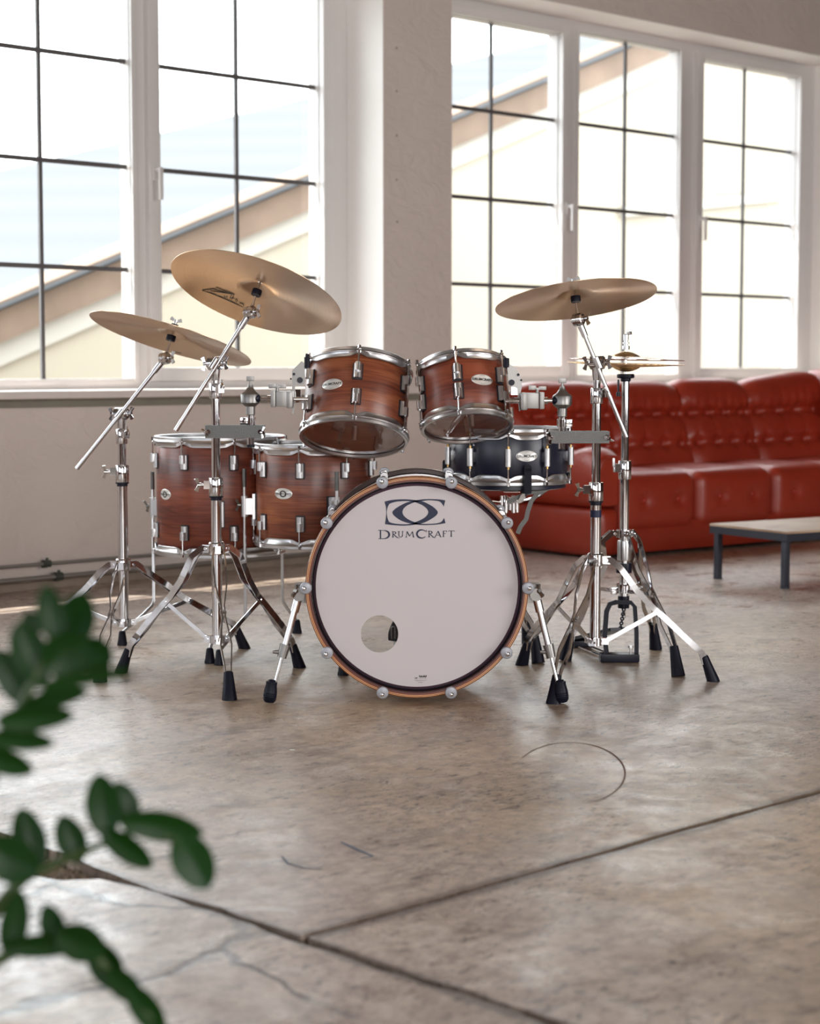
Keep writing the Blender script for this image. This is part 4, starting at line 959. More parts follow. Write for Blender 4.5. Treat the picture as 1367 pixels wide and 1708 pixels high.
def build_boom(label, Y, px_pole, feet_px, zh, zl, yc1, yc2, yt, Tpx, lowpx, cpx, psi, rho, Lr, wside, **kw):
    base = flo(px_pole, 607+H*FPX/Y*1.0); base = V((at(px_pole, 900, Y).x, Y, 0))
    n_ = cymbal_normal(cpx[0], cpx[1], psi, rho)
    zat = lambda y: at(px_pole, y, Y).z
    T = at(Tpx[0], Tpx[1], Y-.022); Cc = T+n_*Lr
    low = at(lowpx[0], lowpx[1], Y-.022)
    feet = [tuple(flo(*f)[:2]) for f in feet_px]
    boom_stand(label, base, feet, zh, zl, zat(yc1), zat(yc2), zat(yt), T, low, Cc, n_, wside=wside, **kw)
    return Cc, n_
# main left stand
c2_, n2_ = build_boom('boom cymbal stand in front of the floor toms, carrying the big tilted cymbal', 5.27, 361, [(208, 1122), (382, 1166), (494, 1114)], .372, .112, 812, 652, 606, (417, 521), (293, 718), (431, 480), 18.5, .374, .080, -1)
CY2 = cymbal(c2_, n2_, .2500, 'large bronze cymbal, highest on the left, steeply tilted showing its underside')
c1_, n1_ = build_boom('boom cymbal stand furthest left, before the bare wall', 5.60, 205, [(40, 1096), (168, 1136), (402, 1082)], .290, .114, 790, 728, 690, (275, 598), (128, 782), (293, 558), 16.7, .167, .082, -1)
CY1 = cymbal(c1_, n1_, .2495, 'thin bronze cymbal at far left, lower than its neighbour and nearly edge-on')
c3_, n3_ = build_boom('boom cymbal stand right of the bass drum with black sticker', 5.22, 993, [(1182, 1136), (925, 1172), (874, 1110)], .345, .114, 820, 660, 605, (964, 533), (1044, 729), (952, 490), -7.5, .23, .076, -1, sticker=True)
CY3 = cymbal(c3_, n3_, .2260, 'bronze cymbal high on the right, tilted toward the drum kit')

def under_print(o, cpx, n_, strokes, name='signature'):
    """ink on a cymbal's underside, laid out by where it reads on the disc"""
    inv = o.matrix_world.inverted(); c = o.matrix_world.translation; g = G()
    def fn(x, y):
        r_ = ray(x, y); k = (c-CAM).dot(n_)/r_.dot(n_); p = inv @ (CAM+r_*k); R = math.hypot(p.x, p.y); p.z = -.0026-.020*(R/.25)**1.6; return p
    for pts, wd in strokes: stroke(g, pts, wd, fn)
    g.obj(name, inkb, o, 180)
zz = lambda x, y: (x/7.594+300, y/7.594+440)
sig = [([(470, 256), (560, 296), (700, 360)], 1.1), ([(700, 360), (560, 318), (440, 272), (300, 274)], [.8, 1.2, 1.4, 1.0]), ([(300, 274), (420, 322), (560, 385), (700, 450), (815, 505)], [.7, 1.2, 1.4, 1.2, .6]), ([(400, 290), (520, 318), (640, 345), (695, 357)], 1.2),
       ([(572, 360), (585, 380), (600, 378), (608, 368), (614, 388)], 1.1), ([(645, 400), (668, 345)], 1.1), ([(665, 415), (690, 368)], 1.0), ([(655, 392), (705, 402)], .9), ([(712, 425), (730, 410), (740, 430), (722, 438)], 1.1), ([(768, 452), (782, 458), (800, 466), (812, 470), (822, 490)], 1.2)]
under_print(CY2, None, n2_, [([zz(x, y) for x, y in p], w_) for p, w_ in sig])
z3 = lambda x, y: (x/5.258+900, y/5.258+440)
sg3 = [([(10, 188), (60, 172), (120, 160), (190, 172), (260, 150), (330, 120)], 1.1), ([(60, 182), (80, 165), (95, 180), (115, 160), (135, 176), (150, 158)], .9), ([(150, 150), (300, 118), (400, 105)], .9), ([(330, 150), (400, 112)], .7)]
under_print(CY3, None, n3_, [([z3(x, y) for x, y in p], w_) for p, w_ in sg3])
under_print(CY3, None, n3_, [([z3(x, 372), z3(x+9, 371)], .7) for x in range(365, 440, 14)]+[([z3(x, 381), z3(x+6, 380)], .5) for x in range(355, 430, 11)], 'small_print')
under_print(CY1, None, n1_, [([(292+k*2.2, 577+k*.5), (293.4+k*2.2, 577.3+k*.5)], .8) for k in range(6)], 'small_print')

# multi clamps and tom holders
def clamp_bar(xl, xr, yt, yb, Y, pole_px, post_px, Yp, label, wl):
    A_ = at(xl, (yt+yb)/2, Y-.024); B_ = at(xr, (yt+yb)/2+1, Y-.024); h = at(xl, yt, Y-.024).z-at(xl, yb, Y-.024).z
    c = (A_+B_)/2; o = empty('multi_clamp', c); tag(o, label, 'clamp', 'bar clamps on the stands'); W_ = B_.x-A_.x
    notch = [(-W_/2, -h/2), (W_/2, -h/2), (W_/2, -h*.12), (W_/2-.014, -h*.16), (W_/2-.014, h*.16), (W_/2, h*.12), (W_/2, h/2), (-W_/2, h/2), (-W_/2, h*.12), (-W_/2+.014, h*.16), (-W_/2+.014, -h*.16), (-W_/2, -h*.12)]
    G().prism(notch, lambda x, z: V((x, -.003, z)), lambda x, z: V((x, .004, z))).obj('front_plate', brushed, o)
    G().prism(notch, lambda x, z: V((x, .044, z)), lambda x, z: V((x, .051, z))).obj('rear_plate', brushed, o)
    for sx in (-1, 1):
        b = G().cyl((sx*(W_/2-.010), -.010, 0), (sx*(W_/2-.010), .062, 0), .0038, n=10).cyl((sx*(W_/2-.010), -.012, 0), (sx*(W_/2-.010), -.004, 0), .0065, n=12).obj('bolt', chrome, o)
        wing(V((sx*(W_/2-.008), -.010, -.002)), (sx*.75, -.6, .0), V((sx*.3, 0, 1)) if sx == wl else V((1, 0, -.4)), .032, .004, .006, .008).obj('wing_nut', chrome, b)
clamp_bar(342, 440, 709, 730, 5.27, 361, 418, 5.29, 'flat steel bar clamp joining left cymbal stand to the larger tom holder', 1)
clamp_bar(915, 1016, 719, 739, 5.22, 993, 937, 5.24, 'flat steel bar clamp joining right cymbal stand to the smaller tom holder', -1)
def tom_holder(xp, Y, ytop, ybot, yball, xb0, xb1, sg, label, tomroot, R, Ht):
    P = lambda x, y, dy=0: at(x, y, Y+dy)
    b = P(xp, ybot); o = empty('tom_holder', b); tag(o, label, 'tom holder', 'tom holders'); L = lambda p: V(p)-b; u = FPX/Y
    zt, zb_ = P(xp, ytop).z-b.z, P(xp, yball).z-b.z
    G().cyl((0, 0, .006), (0, 0, zb_-.03), .0105, n=20).obj('post', chrome, o)
    G().cyl((0, 0, -.001), (0, 0, .006), .0112, n=20).obj('end_cap', rubber, o)
    cz = zb_-.062*1.05; k = G().lathe([(.0105, -.011), (.0145, -.011), (.0145, .011), (.0105, .011)], (0, 0, cz), n=20, close=True).cbox((-sg*.018, -.004, cz), (.022, .020, .020), .003).cyl((-sg*.019, -.018, cz), (-sg*.019, -.010, cz), .0045, n=6); k.obj('memory_lock', chrome, o)
    pr = [(.011, -.048), (.0135, -.046), (.0135, -.024), (.017, -.022), (.024, -.016), (.0270, -.013), (.0275, .010), (.0255, .013), (.017, .019), (.010, .028), (.0085, .030), (.0075, .038), (.0001, .038)]
    G().lathe(pr, (0, 0, zb_), n=30).obj('ball_housing', castm, o)
    G().ball((sg*.014, -.006, zb_-.001), .0165, 14).obj('ball', blackpl, o)
    kn = G().cyl((0, 0, zb_+.036), (0, 0, zt-.010), .0038, n=10).cbox((0, 0, zt-.006), (.022, .010, .014), .002); kn.obj('top_bolt', castm, o)
    x0, x1 = L(P(xb0, yball)).x, L(P(xb1, yball)).x; lo, hi = min(x0, x1), max(x0, x1)
    near = lo if sg > 0 else hi; far = hi if sg > 0 else lo
    G().cyl((sg*.022, -.006, zb_-.002), (near, -.006, zb_-.002), .0058, n=14).cyl((near-sg*.010, -.006, zb_-.002), (near+sg*.004, -.006, zb_-.002), .0100, n=16).cyl((far, -.006, zb_-.003), (far+sg*.040, -.004, zb_-.003), .0058, n=14).obj('ball_arm', chrome, o)
    bw = hi-lo; body = G().cbox(((near+sg*.007), -.006, zb_-.002), (.014, .030, .048), .004).cbox((near+sg*(.014+bw*.28), -.006, zb_-.002), (bw*.50, .036, .044), .003).cbox((far-sg*bw*.17, -.006, zb_-.004), (bw*.30, .042, .050), .008)
    body.cyl((near+sg*.006, -.024, zb_+.010), (near+sg*.006, -.018, zb_+.010), .005, n=6); bo_ = body.obj('clamp_block', castm, o)
    wx = near+sg*bw*.28; w_ = G().cyl((wx, -.006, zb_+.018), (wx, -.006, zb_+.030), .0045, n=12).cbox((wx-.014, -.006, zb_+.034), (.022, .006, .013), .002).cbox((wx+.014, -.006, zb_+.033), (.022, .006, .011), .002).cbox((wx, -.006, zb_+.031), (.016, .007, .007), .002); w_.obj('wing_bolt', castm, bo_)
    return o
tom_holder(418, 5.29, 628, 745, 664, 452, 490, 1, 'cast ball-joint holder on a short post left of the larger rack tom', T12, R12, .203)
tom_holder(936.8, 5.24, 631, 752, 667, 907, 866, -1, 'cast ball-joint holder on a short post right of the smaller rack tom', T10, R10, .172)
# suspension plates on the toms
def suspension(tom, sg, pxs, Y, label=None):
    inv = tom.matrix_world.inverted(); g = G()
    pts = [at(x, y, Y) for x, y in pxs]; n_ = len(pts)
    tr_ = tessellate_polygon([[V((x, -y, 0)) for x, y in pxs]]); f0 = [p+V((0, -.0022, 0)) for p in pts]; f1_ = [p+V((0, .0022, 0)) for p in pts]
    g.add(f0+f1_, [tuple(t) for t in tr_]+[tuple(n_+i for i in reversed(t)) for t in tr_]+[(i, (i+1) % n_, n_+(i+1) % n_, n_+i) for i in range(n_)])
    o = g.xf(inv).obj('suspension_plate', castm, tom); return o, inv
o, inv = suspension(T12, -1, [(503, 602), (508, 606), (509, 636), (506, 641), (497, 643), (493, 636), (491, 652), (491, 688), (487, 692), (487, 618), (493, 612)], 5.33)
G().cyl(at(500, 634, 5.325), at(500, 634, 5.32), .0085, n=18).cyl(at(490, 624, 5.325), at(490, 624, 5.32), .004, n=12).cyl(at(485, 632, 5.33), at(485, 632, 5.32), .003, n=10).xf(inv).obj('bolt', blackpl, o)
G().cyl(at(512, 596, 5.335), at(512, 614, 5.33), .0085, n=16).cyl(at(513, 590, 5.335), at(512, 598, 5.335), .006, n=14).xf(inv).obj('rubber_mount', rubber, o)
G().box(at(497, 656, 5.345), (.016, .03, .022)).cyl(at(490, 667, 5.34), at(505, 667, 5.36), .009, n=14).xf(inv).obj('mount_stub', chrome, o)
o, inv = suspension(T10, 1, [(846, 612), (850, 608), (860, 614), (869, 630), (870, 645), (867, 660), (868, 684), (865, 686), (863, 660), (862, 648), (856, 645), (847, 643)], 5.27)
G().cyl(at(853, 638, 5.265), at(853, 638, 5.255), .0085, n=18).cyl(at(864, 625, 5.265), at(864, 625, 5.26), .004, n=12).cyl(at(869, 634, 5.27), at(869, 634, 5.26), .003, n=10).xf(inv).obj('bolt', blackpl, o)
G().cyl(at(844, 598, 5.275), at(844, 613, 5.27), .0085, n=16).xf(inv).obj('rubber_mount', rubber, o)
G().box(at(857, 652, 5.285), (.018, .03, .022)).cyl(at(852, 668, 5.29), at(866, 668, 5.27), .009, n=14).xf(inv).obj('mount_stub', chrome, o)

# ------------------------------------------------------------------ hi-hat stand + cymbals
YH = 5.60; hb = V((at(1040.5, 900, YH).x, YH, 0)); hh = empty('hi_hat_stand', hb); tag(hh, 'hi-hat stand with black pedal frame, rightmost and behind the other stands', 'hi-hat stand')
zh_ = lambda y: at(1040, y, YH).z
for (fp) in ((1128, 1128), (1091, 1084), (947, 1102)):
    F_ = flo(*fp); v = V((F_.x-hb.x, F_.y-hb.y, 0)); rf = v.length
    bl, u, lat, pv = leg_parts(hh, V(), v, rf, zh_(890), .2, wide=1.0); Lg = bl.obj('leg', chrome, hh, 25)
    lo = u*.028+Z*(zh_(985)); d = (pv-lo).normalized(); G().obox((lo+pv)/2, d, d.cross(lat), lat, ((pv-lo).length+.01, .011, .0022)).obj('brace', chrome, Lg)
    f0 = u*(.945*rf)+Z*.085; f1 = u*(rf+.010); G().cyl(f1+Z*.001, f0, .0205, .0125, n=18).obj('rubber_foot', rubber, Lg)
G().cyl((0, 0, zh_(1000)), (0, 0, zh_(785)), .0135, n=26).obj('base_tube', chrome, hh, 30)
G().cyl((0, 0, zh_(785)), (0, 0, zh_(628)), .0115, n=26).obj('upper_tube', chrome, hh, 30)
c_ = collar_geo(V((0, 0, zh_(784))), .0185, .056, (-1, -.3, 0)).obj('height_collar', chrome, hh)
g = G().cyl((-.030, -.008, zh_(776)), (-.018, -.004, zh_(776)), .005, n=10).cbox((-.035, -.012, zh_(771)), (.008, .008, .026), .003).cbox((-.030, -.010, zh_(783)), (.009, .008, .014), .003); g.obj('wing_bolt', satin, c_)
G().lathe([(.014, -.012), (.024, -.012), (.024, .012), (.014, .012)], (0, 0, zh_(890)), n=24, close=True).obj('tripod_hub', chrome, hh)
G().lathe([(.014, -.030), (.0195, -.030), (.0205, -.026), (.0205, .026), (.0195, .030), (.014, .030)], (0, 0, zh_(918)), n=26, close=True).obj('spring_housing', satin, hh)
G().lathe([(.014, -.015), (.0235, -.015), (.0240, -.012), (.0240, .012), (.0235, .015), (.014, .015)], (0, 0, zh_(947)), n=26, close=True).obj('tension_ring', blackpl, hh)
G().lathe([(.014, -.014), (.022, -.014), (.023, 0), (.022, .014), (.014, .014)], (0, 0, zh_(981)), n=24, close=True).cbox((-.030, -.006, zh_(985)), (.02, .016, .02), .003).cbox((.028, -.004, zh_(979)), (.018, .014, .018), .003).obj('lower_hub', chrome, hh)
G().cyl((0, 0, zh_(1014)), (0, 0, zh_(994)), .0175, n=20).obj('frame_clamp', blackpl, hh)
# pedal frame: an arch of black casting, footboard to the rear left
fr = G(); fb = flo(1034, 1108)-hb; top = V((.004, -.01, zh_(1008)))
def fpt(x, y): q = at(x, y, YH-.04); return q-hb
fr.sweep([fpt(1012, 1100), fpt(1008, 1060), fpt(1011, 1020), fpt(1017, 1007), fpt(1028, 1004)], [(-.007, -.006), (.007, -.006), (.007, .006), (-.007, .006)])
fr.sweep([fpt(1028, 1004), fpt(1052, 1005), fpt(1058, 1012), fpt(1061, 1055), fpt(1061, 1100)], [(-.007, -.006), (.007, -.006), (.007, .006), (-.007, .006)])
pb = [fpt(1002, 1106), fpt(1062, 1104)]; pb[0].z = pb[1].z = .014
fr.cbox((pb[0]+pb[1])/2, ((pb[1]-pb[0]).length+.01, .05, .026), .006); fr.obj('pedal_frame', blackpl, hh)
heel = flo(965, 1078)-hb; toe = fpt(1034, 1070); toe.z = .10
g = G(); hv = V((toe.x-heel.x, toe.y-heel.y, 0)).normalized(); hl = V((-hv.y, hv.x, 0))
g.cbox(heel+Z*.012, (.075, .06, .022), .005, Matrix((hv, hl, Z)).transposed()); g.obj('heel_plate', blackpl, hh)
a_, b_ = heel+Z*.024, toe; d = (b_-a_).normalized(); g = G().obox((a_+b_)/2, d, hl, d.cross(hl), ((b_-a_).length, .065, .010)); g.obj('footboard', blackpl, hh)
g = G()
for sg in (-1, 1): g.tube([heel+hl*sg*.02+Z*.006, V((pb[0].x*.5+pb[1].x*.5, pb[0].y, .006))+hl*sg*.02], .003, 8)
g.obj('link_rods', chrome, hh)
g = G()
for k in range(9): q = toe.lerp(V((0, -.01, zh_(1014))), (k+.5)/9); g.lathe([(.003, -.0022), (.0065, -.0022), (.0065, .0022), (.003, .0022)], q, (1, 0, .4) if k % 2 else (.2, 1, .4), n=10, close=True)
g.obj('chain', steel, hh)
G().cyl((.0, -.005, zh_(1030)), (0, -.004, zh_(1010)), .006, n=12).obj('pull_rod', chrome, hh)
g = fpt(1050, 1093); G().cyl((g.x, g.y-.02, .02), (g.x, g.y-.02, .048), .0035, n=10).cyl((g.x, g.y-.02, .046), (g.x, g.y-.02, .053), .0075, n=6).obj('spur_screw', satin, hh)
G().lathe([(.0001, -.010), (.014, -.010), (.0155, -.006), (.0155, -.001), (.0255, .001), (.0265, .004), (.0265, .010), (.0240, .013), (.0001, .013)], (0, 0, zh_(631)), n=26).obj('cymbal_seat', blackpl, hh)
s = G().cyl((-.023, -.012, zh_(660)), (-.023, -.012, zh_(633)), .003, n=10).cyl((-.023, -.012, zh_(661)), (-.023, -.012, zh_(654)), .0065, n=10); s.obj('tilt_screw', blackpl, hh)
G().cyl((0, 0, zh_(630)), (.003, 0, zh_(496)), .0031, n=12).obj('pull_rod_upper', chrome, hh)
k = G().lathe([(.004, -.030), (.0062, -.030), (.0062, -.004), (.008, -.004), (.008, .012), (.0062, .014), (.004, .014)], (0, 0, zh_(565)), n=20, close=True).lathe([(.004, 0), (.0105, 0), (.0105, .003), (.004, .003)], (0, 0, zh_(573)), n=20, close=True).lathe([(.004, 0), (.011, 0), (.0115, .006), (.011, .011), (.004, .011)], (0, 0, zh_(583)), n=20, close=True)
k.obj('clutch', satin, hh); wing(V((.006, -.004, zh_(556))), (1, -.4, .1), V((.1, 0, 1)), .024, .0045, .006, .007).obj('wing_bolt', chrome, hh)
up = (Z+V((.006, .008, 0))).normalized()
RH = .1765
o = empty('hi_hat_cymbal', M=Matrix.Translation(hb+Z*zh_(594)) @ V((0, 0, 1)).rotation_difference((Z+V((.020, .006, 0))).normalized()).to_matrix().to_4x4()); tag(o, 'upper hi-hat cymbal with bright bow and hammered bell', 'cymbal', 'hi-hat cymbals')
def hat(o, sgn):
    def zf(r): return -.010*(r/RH)**1.3
    rs = [.044+(RH-.044)*k/12 for k in range(13)]
    b = [(r, zf(r)) for r in rs]; G().lathe([(r, sgn*z) for r, z in b+[(r, z-.0013) for r, z in reversed(b)]], n=96, close=True).obj('bow', bronze_b if sgn > 0 else bronze_h, o, 50)
    rb = [.005+.039*k/10 for k in range(11)]; bz = lambda r: zf(.044)+.0155*math.cos(min(1, r/.044)*PI/2)**.8
    b = [(r, bz(r)) for r in rb]; G().lathe([(r, sgn*z) for r, z in b+[(r, z-.0013) for r, z in reversed(b)]], n=72, close=True).obj('bell', bronze_h, o, 60)
hat(o, 1)
o = empty('hi_hat_cymbal', M=Matrix.Translation(hb+Z*zh_(612.5)) @ V((0, 0, 1)).rotation_difference((Z+V((.028, -.012, 0))).normalized()).to_matrix().to_4x4()); tag(o, 'lower hi-hat cymbal, dark hammered, cupped upward on its black seat', 'cymbal', 'hi-hat cymbals')
hat(o, -1)

# ------------------------------------------------------------------ snare stand
sb = V((.27, 5.70, 0)); ss = empty('snare_stand', sb); tag(ss, 'low chrome basket stand holding the black snare drum', 'snare stand')
ft = [flo(894, 1106), flo(878, 1074)]; vs_ = [V((q.x, q.y)) for q in ft]
for q in (ft[0], ft[1], V((.02, 5.72, 0))):
    v = V((q.x-sb.x, q.y-sb.y, 0)); rf = v.length; bl, u, lat, pv = leg_parts(ss, V(), v, rf, .30, .12); Lg = bl.obj('leg', chrome, ss, 25)
    lo = u*.026+Z*.12; d = (pv-lo).normalized(); G().obox((lo+pv)/2, d, d.cross(lat), lat, ((pv-lo).length+.01, .011, .0022)).obj('brace', chrome, Lg)
    G().cyl(u*(rf+.010)+Z*.001, u*(.945*rf)+Z*.085, .0205, .0125, n=18).obj('rubber_foot', rubber, Lg)
G().cyl((0, 0, .10), (0, 0, .36), .0125, n=22).obj('base_tube', chrome, ss); G().cyl((0, 0, .36), (.02, -.05, .47), .0105, n=22).obj('upper_tube', chrome, ss)
G().lathe([(.012, -.02), (.018, -.02), (.018, .02), (.012, .02)], (0, 0, .36), n=22, close=True).obj('height_collar', chrome, ss); G().lathe([(.012, -.012), (.021, -.012), (.021, .012), (.012, .012)], (0, 0, .30), n=22, close=True).lathe([(.012, -.01), (.019, -.01), (.019, .01), (.012, .01)], (0, 0, .12), n=22, close=True).obj('tripod_hub', chrome, ss)
hubp = V((SX-sb.x-.0, SY-sb.y-.02, .478)); 
g = G().lathe([(.0001, -.02), (.020, -.02), (.020, .018), (.0001, .018)], hubp, n=20)
for k in range(6): a = k*PI/3; g.cyl(hubp+V((.023*math.cos(a), .023*math.sin(a), -.028)), hubp+V((.023*math.cos(a), .023*math.sin(a), .022)), .0055, n=10)
g.obj('basket_hub', chrome, ss)
cS = V((SX-sb.x, SY-sb.y, 0))
for a in (12, 132, 252):
    t = math.radians(a); u = V((math.sin(t), -math.cos(t), 0)); tipr = .200; zb2 = SZ0-.045
    pts = [hubp+u*.02, hubp+u*.06+Z*.004, cS+u*.12+Z*(zb2-.018), cS+u*.165+Z*(zb2+.004), cS+u*tipr+Z*(zb2+.014)]
    arm = G().sweep(pts, [(-.009, -.0015), (.009, -.0015), (.009, .0015), (-.009, .0015)]).obj('basket_arm', chrome, ss)
    l = V((-u.y, u.x, 0)); tip = cS+u*(tipr+.002)
    rb = G().obox(tip+Z*(zb2+.048), l, u, Z, (.022, .013, .074)); rb.obox(cS+u*(tipr-.012)+Z*(zb2+.017), l, u, Z, (.022, .036, .013)); rb.cyl(tip+Z*(zb2+.085)-u*.0065, tip+Z*(zb2+.085)+u*.0065, .011, n=16); rb.obj('rubber_grip', rubber, arm)
# folded lever seen right of the bass drum
Ps = [at(x, y, 5.52)-sb for x, y in ((908, 812), (897, 822), (886, 835), (880, 853), (877, 866), (868, 878), (863, 890))]
G().sweep(Ps, [(-.0022, -.0065), (.0022, -.0065), (.0022, .0065), (-.0022, .0065)]).obj('tilt_lever', brushed, ss)
Ps = [at(x, y, 5.50)-sb for x, y in ((846, 838), (862, 830), (880, 822), (905, 818), (915, 814))]
G().sweep(Ps, [(-.0022, -.0065), (.0022, -.0065), (.0022, .0065), (-.0022, .0065)]).obj('tilt_lever', brushed, ss)

# ------------------------------------------------------------------ bass drum pedal (seen through the port hole)
pdb = V((BX-.005, 5.46, 0)); pd = empty('bass_drum_pedal', pdb); tag(pd, 'bass drum pedal with dark felt beater behind the port hole', 'drum pedal')
g = G().cbox((0, .10, .008), (.075, .27, .012), .003); g.obj('base_plate', steel, pd)
g = G().obox((0, .11, .045), V((0, 1, -.22)), V((1, 0, 0)), V((0, .22, 1)), (.24, .062, .008)); g.obj('footboard', satin, pd)
g = G().cyl((-.055, 0, .02), (-.055, 0, .19), .007, n=14).cyl((.055, 0, .02), (.055, 0, .19), .007, n=14).cyl((-.065, 0, .19), (.065, 0, .19), .006, n=14).cbox((0, -.0, .015), (.14, .03, .02), .004); g.obj('pedal_frame', satin, pd)
bp = at(656, 1054, 5.43)-pdb; g = G().tube([(bp.x, 0, .19), bp+V((0, 0, -.02)), bp+V((0, 0, .03))], .0032, 8); g.obj('beater_shaft', chrome, pd)
g = G(); prf = [(-.5, -.45), (.45, -.50), (.62, -.1), (.5, .25), (.25, .5), (-.0, .62), (-.3, .3), (-.52, -.1)]
g.prism([(x*.030, y*.052) for x, y in smooth(prf+[prf[0]], 4)[:-1]], lambda x, z: bp+V((x, -.012, z)), lambda x, z: bp+V((x, .014, z))); g.obj('beater', blackpl, pd)
g = G().tube([bp+V((-.006, -.014, -.018)), bp+V((-.006, -.014, .014)), bp+V((-.003, -.014, .018)), bp+V((.001, -.014, .018)), bp+V((.004, -.014, .014)), bp+V((.004, -.014, -.018))], .0016, 6); g.obj('beater_clip', satin, pd)

# ------------------------------------------------------------------ sofa
SD = V((.791, .611, 0)).normalized(); SF = V((SD.y, -SD.x, 0)); SO = V((.865, 8.45, 0))
SM = Matrix.Translation(SO) @ Matrix.Rotation(math.atan2(SD.y, SD.x), 4, 'Z')     # local x along, local y = backward
sf = empty('leather_sofa', M=SM); tag(sf, 'long red leather sofa with button-tufted high back under the windows', 'sofa')
Ls = 3.0
def cush(x0, x1, y0, y1, z0, z1, r, puff, name, n=(16, 16, 12), dents=(), label=None):
    cx, cy, cz = (x0+x1)/2, (y0+y1)/2, (z0+z1)/2; c = V((cx, cy, cz))
    def fn(p):
        q = p+c
        for d in dents:
            k = (q-d).length
            if k < .12: q = q+V((0, 1, 0))*.022*math.exp(-(k/.028)**2)
        return q
    g = rbox(n, (x1-x0)/2, (y1-y0)/2, (z1-z0)/2, r, puff, fn); return g.obj(name, leather, sf, 60, label)
G().cbox((Ls/2+.02, .47, .0125), (Ls-.2, .70, .02), .005).obj('plinth', darkvoid, sf)  # near-black slab, its colour holding the shade under the sofa
cush(.06, Ls, .006, .9, .012, .165, .03, (0, .0, 0), 'base_panel', (24, 8, 4))
cush(.06, Ls, .62, .93, .05, .60, .05, (0, 0, 0), 'back_frame', (24, 6, 6))
seams = [.12, .64, 1.185, 1.70, 2.26, 2.9]
for i in range(4):
    a, b = seams[i], seams[i+1]
    if i == 3: b = 2.35
    btn = [V((a+(b-a)*k, -.004, .262)) for k in ((.30, .72) if i != 0 else (.32, .76))]
    o = cush(a+.002, b-.002, .0, .64, .105, .388, .058, (.006, .012, .016), 'seat_cushion', (22, 22, 16), btn)
    for q in btn: G().lathe([(.0001, .010), (.007, .009), (.012, .005), (.0135, 0), (.012, -.004), (.0001, -.004)], q+V((0, .012, 0)), (0, -1, 0), n=16).obj('button', buttonm, o)
# tufted back sections
def backsec(a, b, top=0.0, nb=4, right_curl=False, rise=0.0):
    prof = [(.53, .34), (.545, .41), (.572, .487), (.600, .565), (.640, .640), (.635, .70+top*.4), (.650, .735+top*.8), (.69, .772+top), (.76, .772+top), (.82, .73+top)]
    crease = {2: 1, 4: 1}
    NU, NV = 44, 56; P = [V(p) for p in smooth(prof, 8)]
    # resample evenly
    Ls_ = [0]
    for i in range(1, len(P)): Ls_.append(Ls_[-1]+(P[i]-P[i-1]).length)
    def samp(t):
        t *= Ls_[-1]; i = 1
        while i < len(P)-1 and Ls_[i] < t: i += 1
        k = (t-Ls_[i-1])/max(1e-6, Ls_[i]-Ls_[i-1]); p = P[i-1].lerp(P[i], k); tg_ = (P[i]-P[i-1]).normalized(); return p, V((-tg_.y, tg_.x))
    rows = [.487, .640]; vs = []
    W_ = b-a
    for j in range(NV+1):
        p, nr = samp(j/NV)
        for i in range(NU+1):
            u = i/NU; ue = abs(2*u-1)
            off = .034*(1-ue**5)
            if right_curl and u > .82: off += .0
            if p.x < .69:
                for ri, rz in enumerate(rows):
                    dz = p.y-rz; off -= .018*math.exp(-(dz/.022)**2)
                    for k in range(nb):
                        uc = (k+.5)/nb+(.0 if ri == 0 else .5/nb*0); du = (u-uc)*W_; off -= .030*math.exp(-(du*du+dz*dz)/.028**2); off -= .006*math.exp(-(du/.008)**2)*math.exp(-((dz-.03)/.06)**2)
            # pleats rising into the head roll
            if p.y > .66 and p.x < .72: off += .003*math.sin(u*W_*95+ri)*math.exp(-((p.y-.68)/.035)**2)
            q = p+nr*off*1.0; q = V((q.x, q.y+rise*u*max(0, min(1, (p.y-.62)/.12)))); vs.append(V((a+W_*u, q.x, q.y)))
    # normals: (-tg.y, tg.x) points toward the front (negative depth)
    g = G(); n1 = NU+1; fs = [(j*n1+i, j*n1+i+1, (j+1)*n1+i+1, (j+1)*n1+i) for j in range(NV) for i in range(NU)]
    m = len(vs); back = []
    for j in range(NV+1):
        p, nr = samp(j/NV)
        for u in (0, 1): back.append(V((a+W_*u, min(.86, p.x+.12), p.y*.98)))
    g.add(vs, fs); g.add([vs[j*n1] for j in range(NV+1)]+[back[2*j] for j in range(NV+1)], [(j, j+1, NV+2+j, NV+1+j) for j in range(NV)])
    g.add([vs[j*n1+NU] for j in range(NV+1)]+[back[2*j+1] for j in range(NV+1)], [(j, j+1, NV+2+j, NV+1+j) for j in range(NV)])
    g.add([back[i] for i in range(len(back))], [(2*j, 2*j+1, 2*j+3, 2*j+2) for j in range(NV)])
    o = g.obj('back_cushion', leather, sf, 60)
    for rz in rows:
        for k in range(nb):
            x = a+W_*(k+.5)/nb; dd = .572 if rz < .5 else .640
            G().lathe([(.0001, .006), (.006, .005), (.009, .001), (.0001, 0)], V((x, dd+.010, rz)), (0, -1, .3), n=12).obj('button', buttonm, o)
    return o
backsec(.10, .655, 0, 4); backsec(.655, 1.180, 0, 4); backsec(1.180, 1.690, .012, 4); backsec(1.690, 2.30, .004, 4, rise=.055)
cush(2.26, 2.62, .02, .86, .33, .86, .11, (.02, .03, .02), 'wing', (14, 18, 14))
cush(2.28, Ls, -.02, .86, .11, .39, .06, (.01, .012, .012), 'corner_seat', (14, 18, 12))
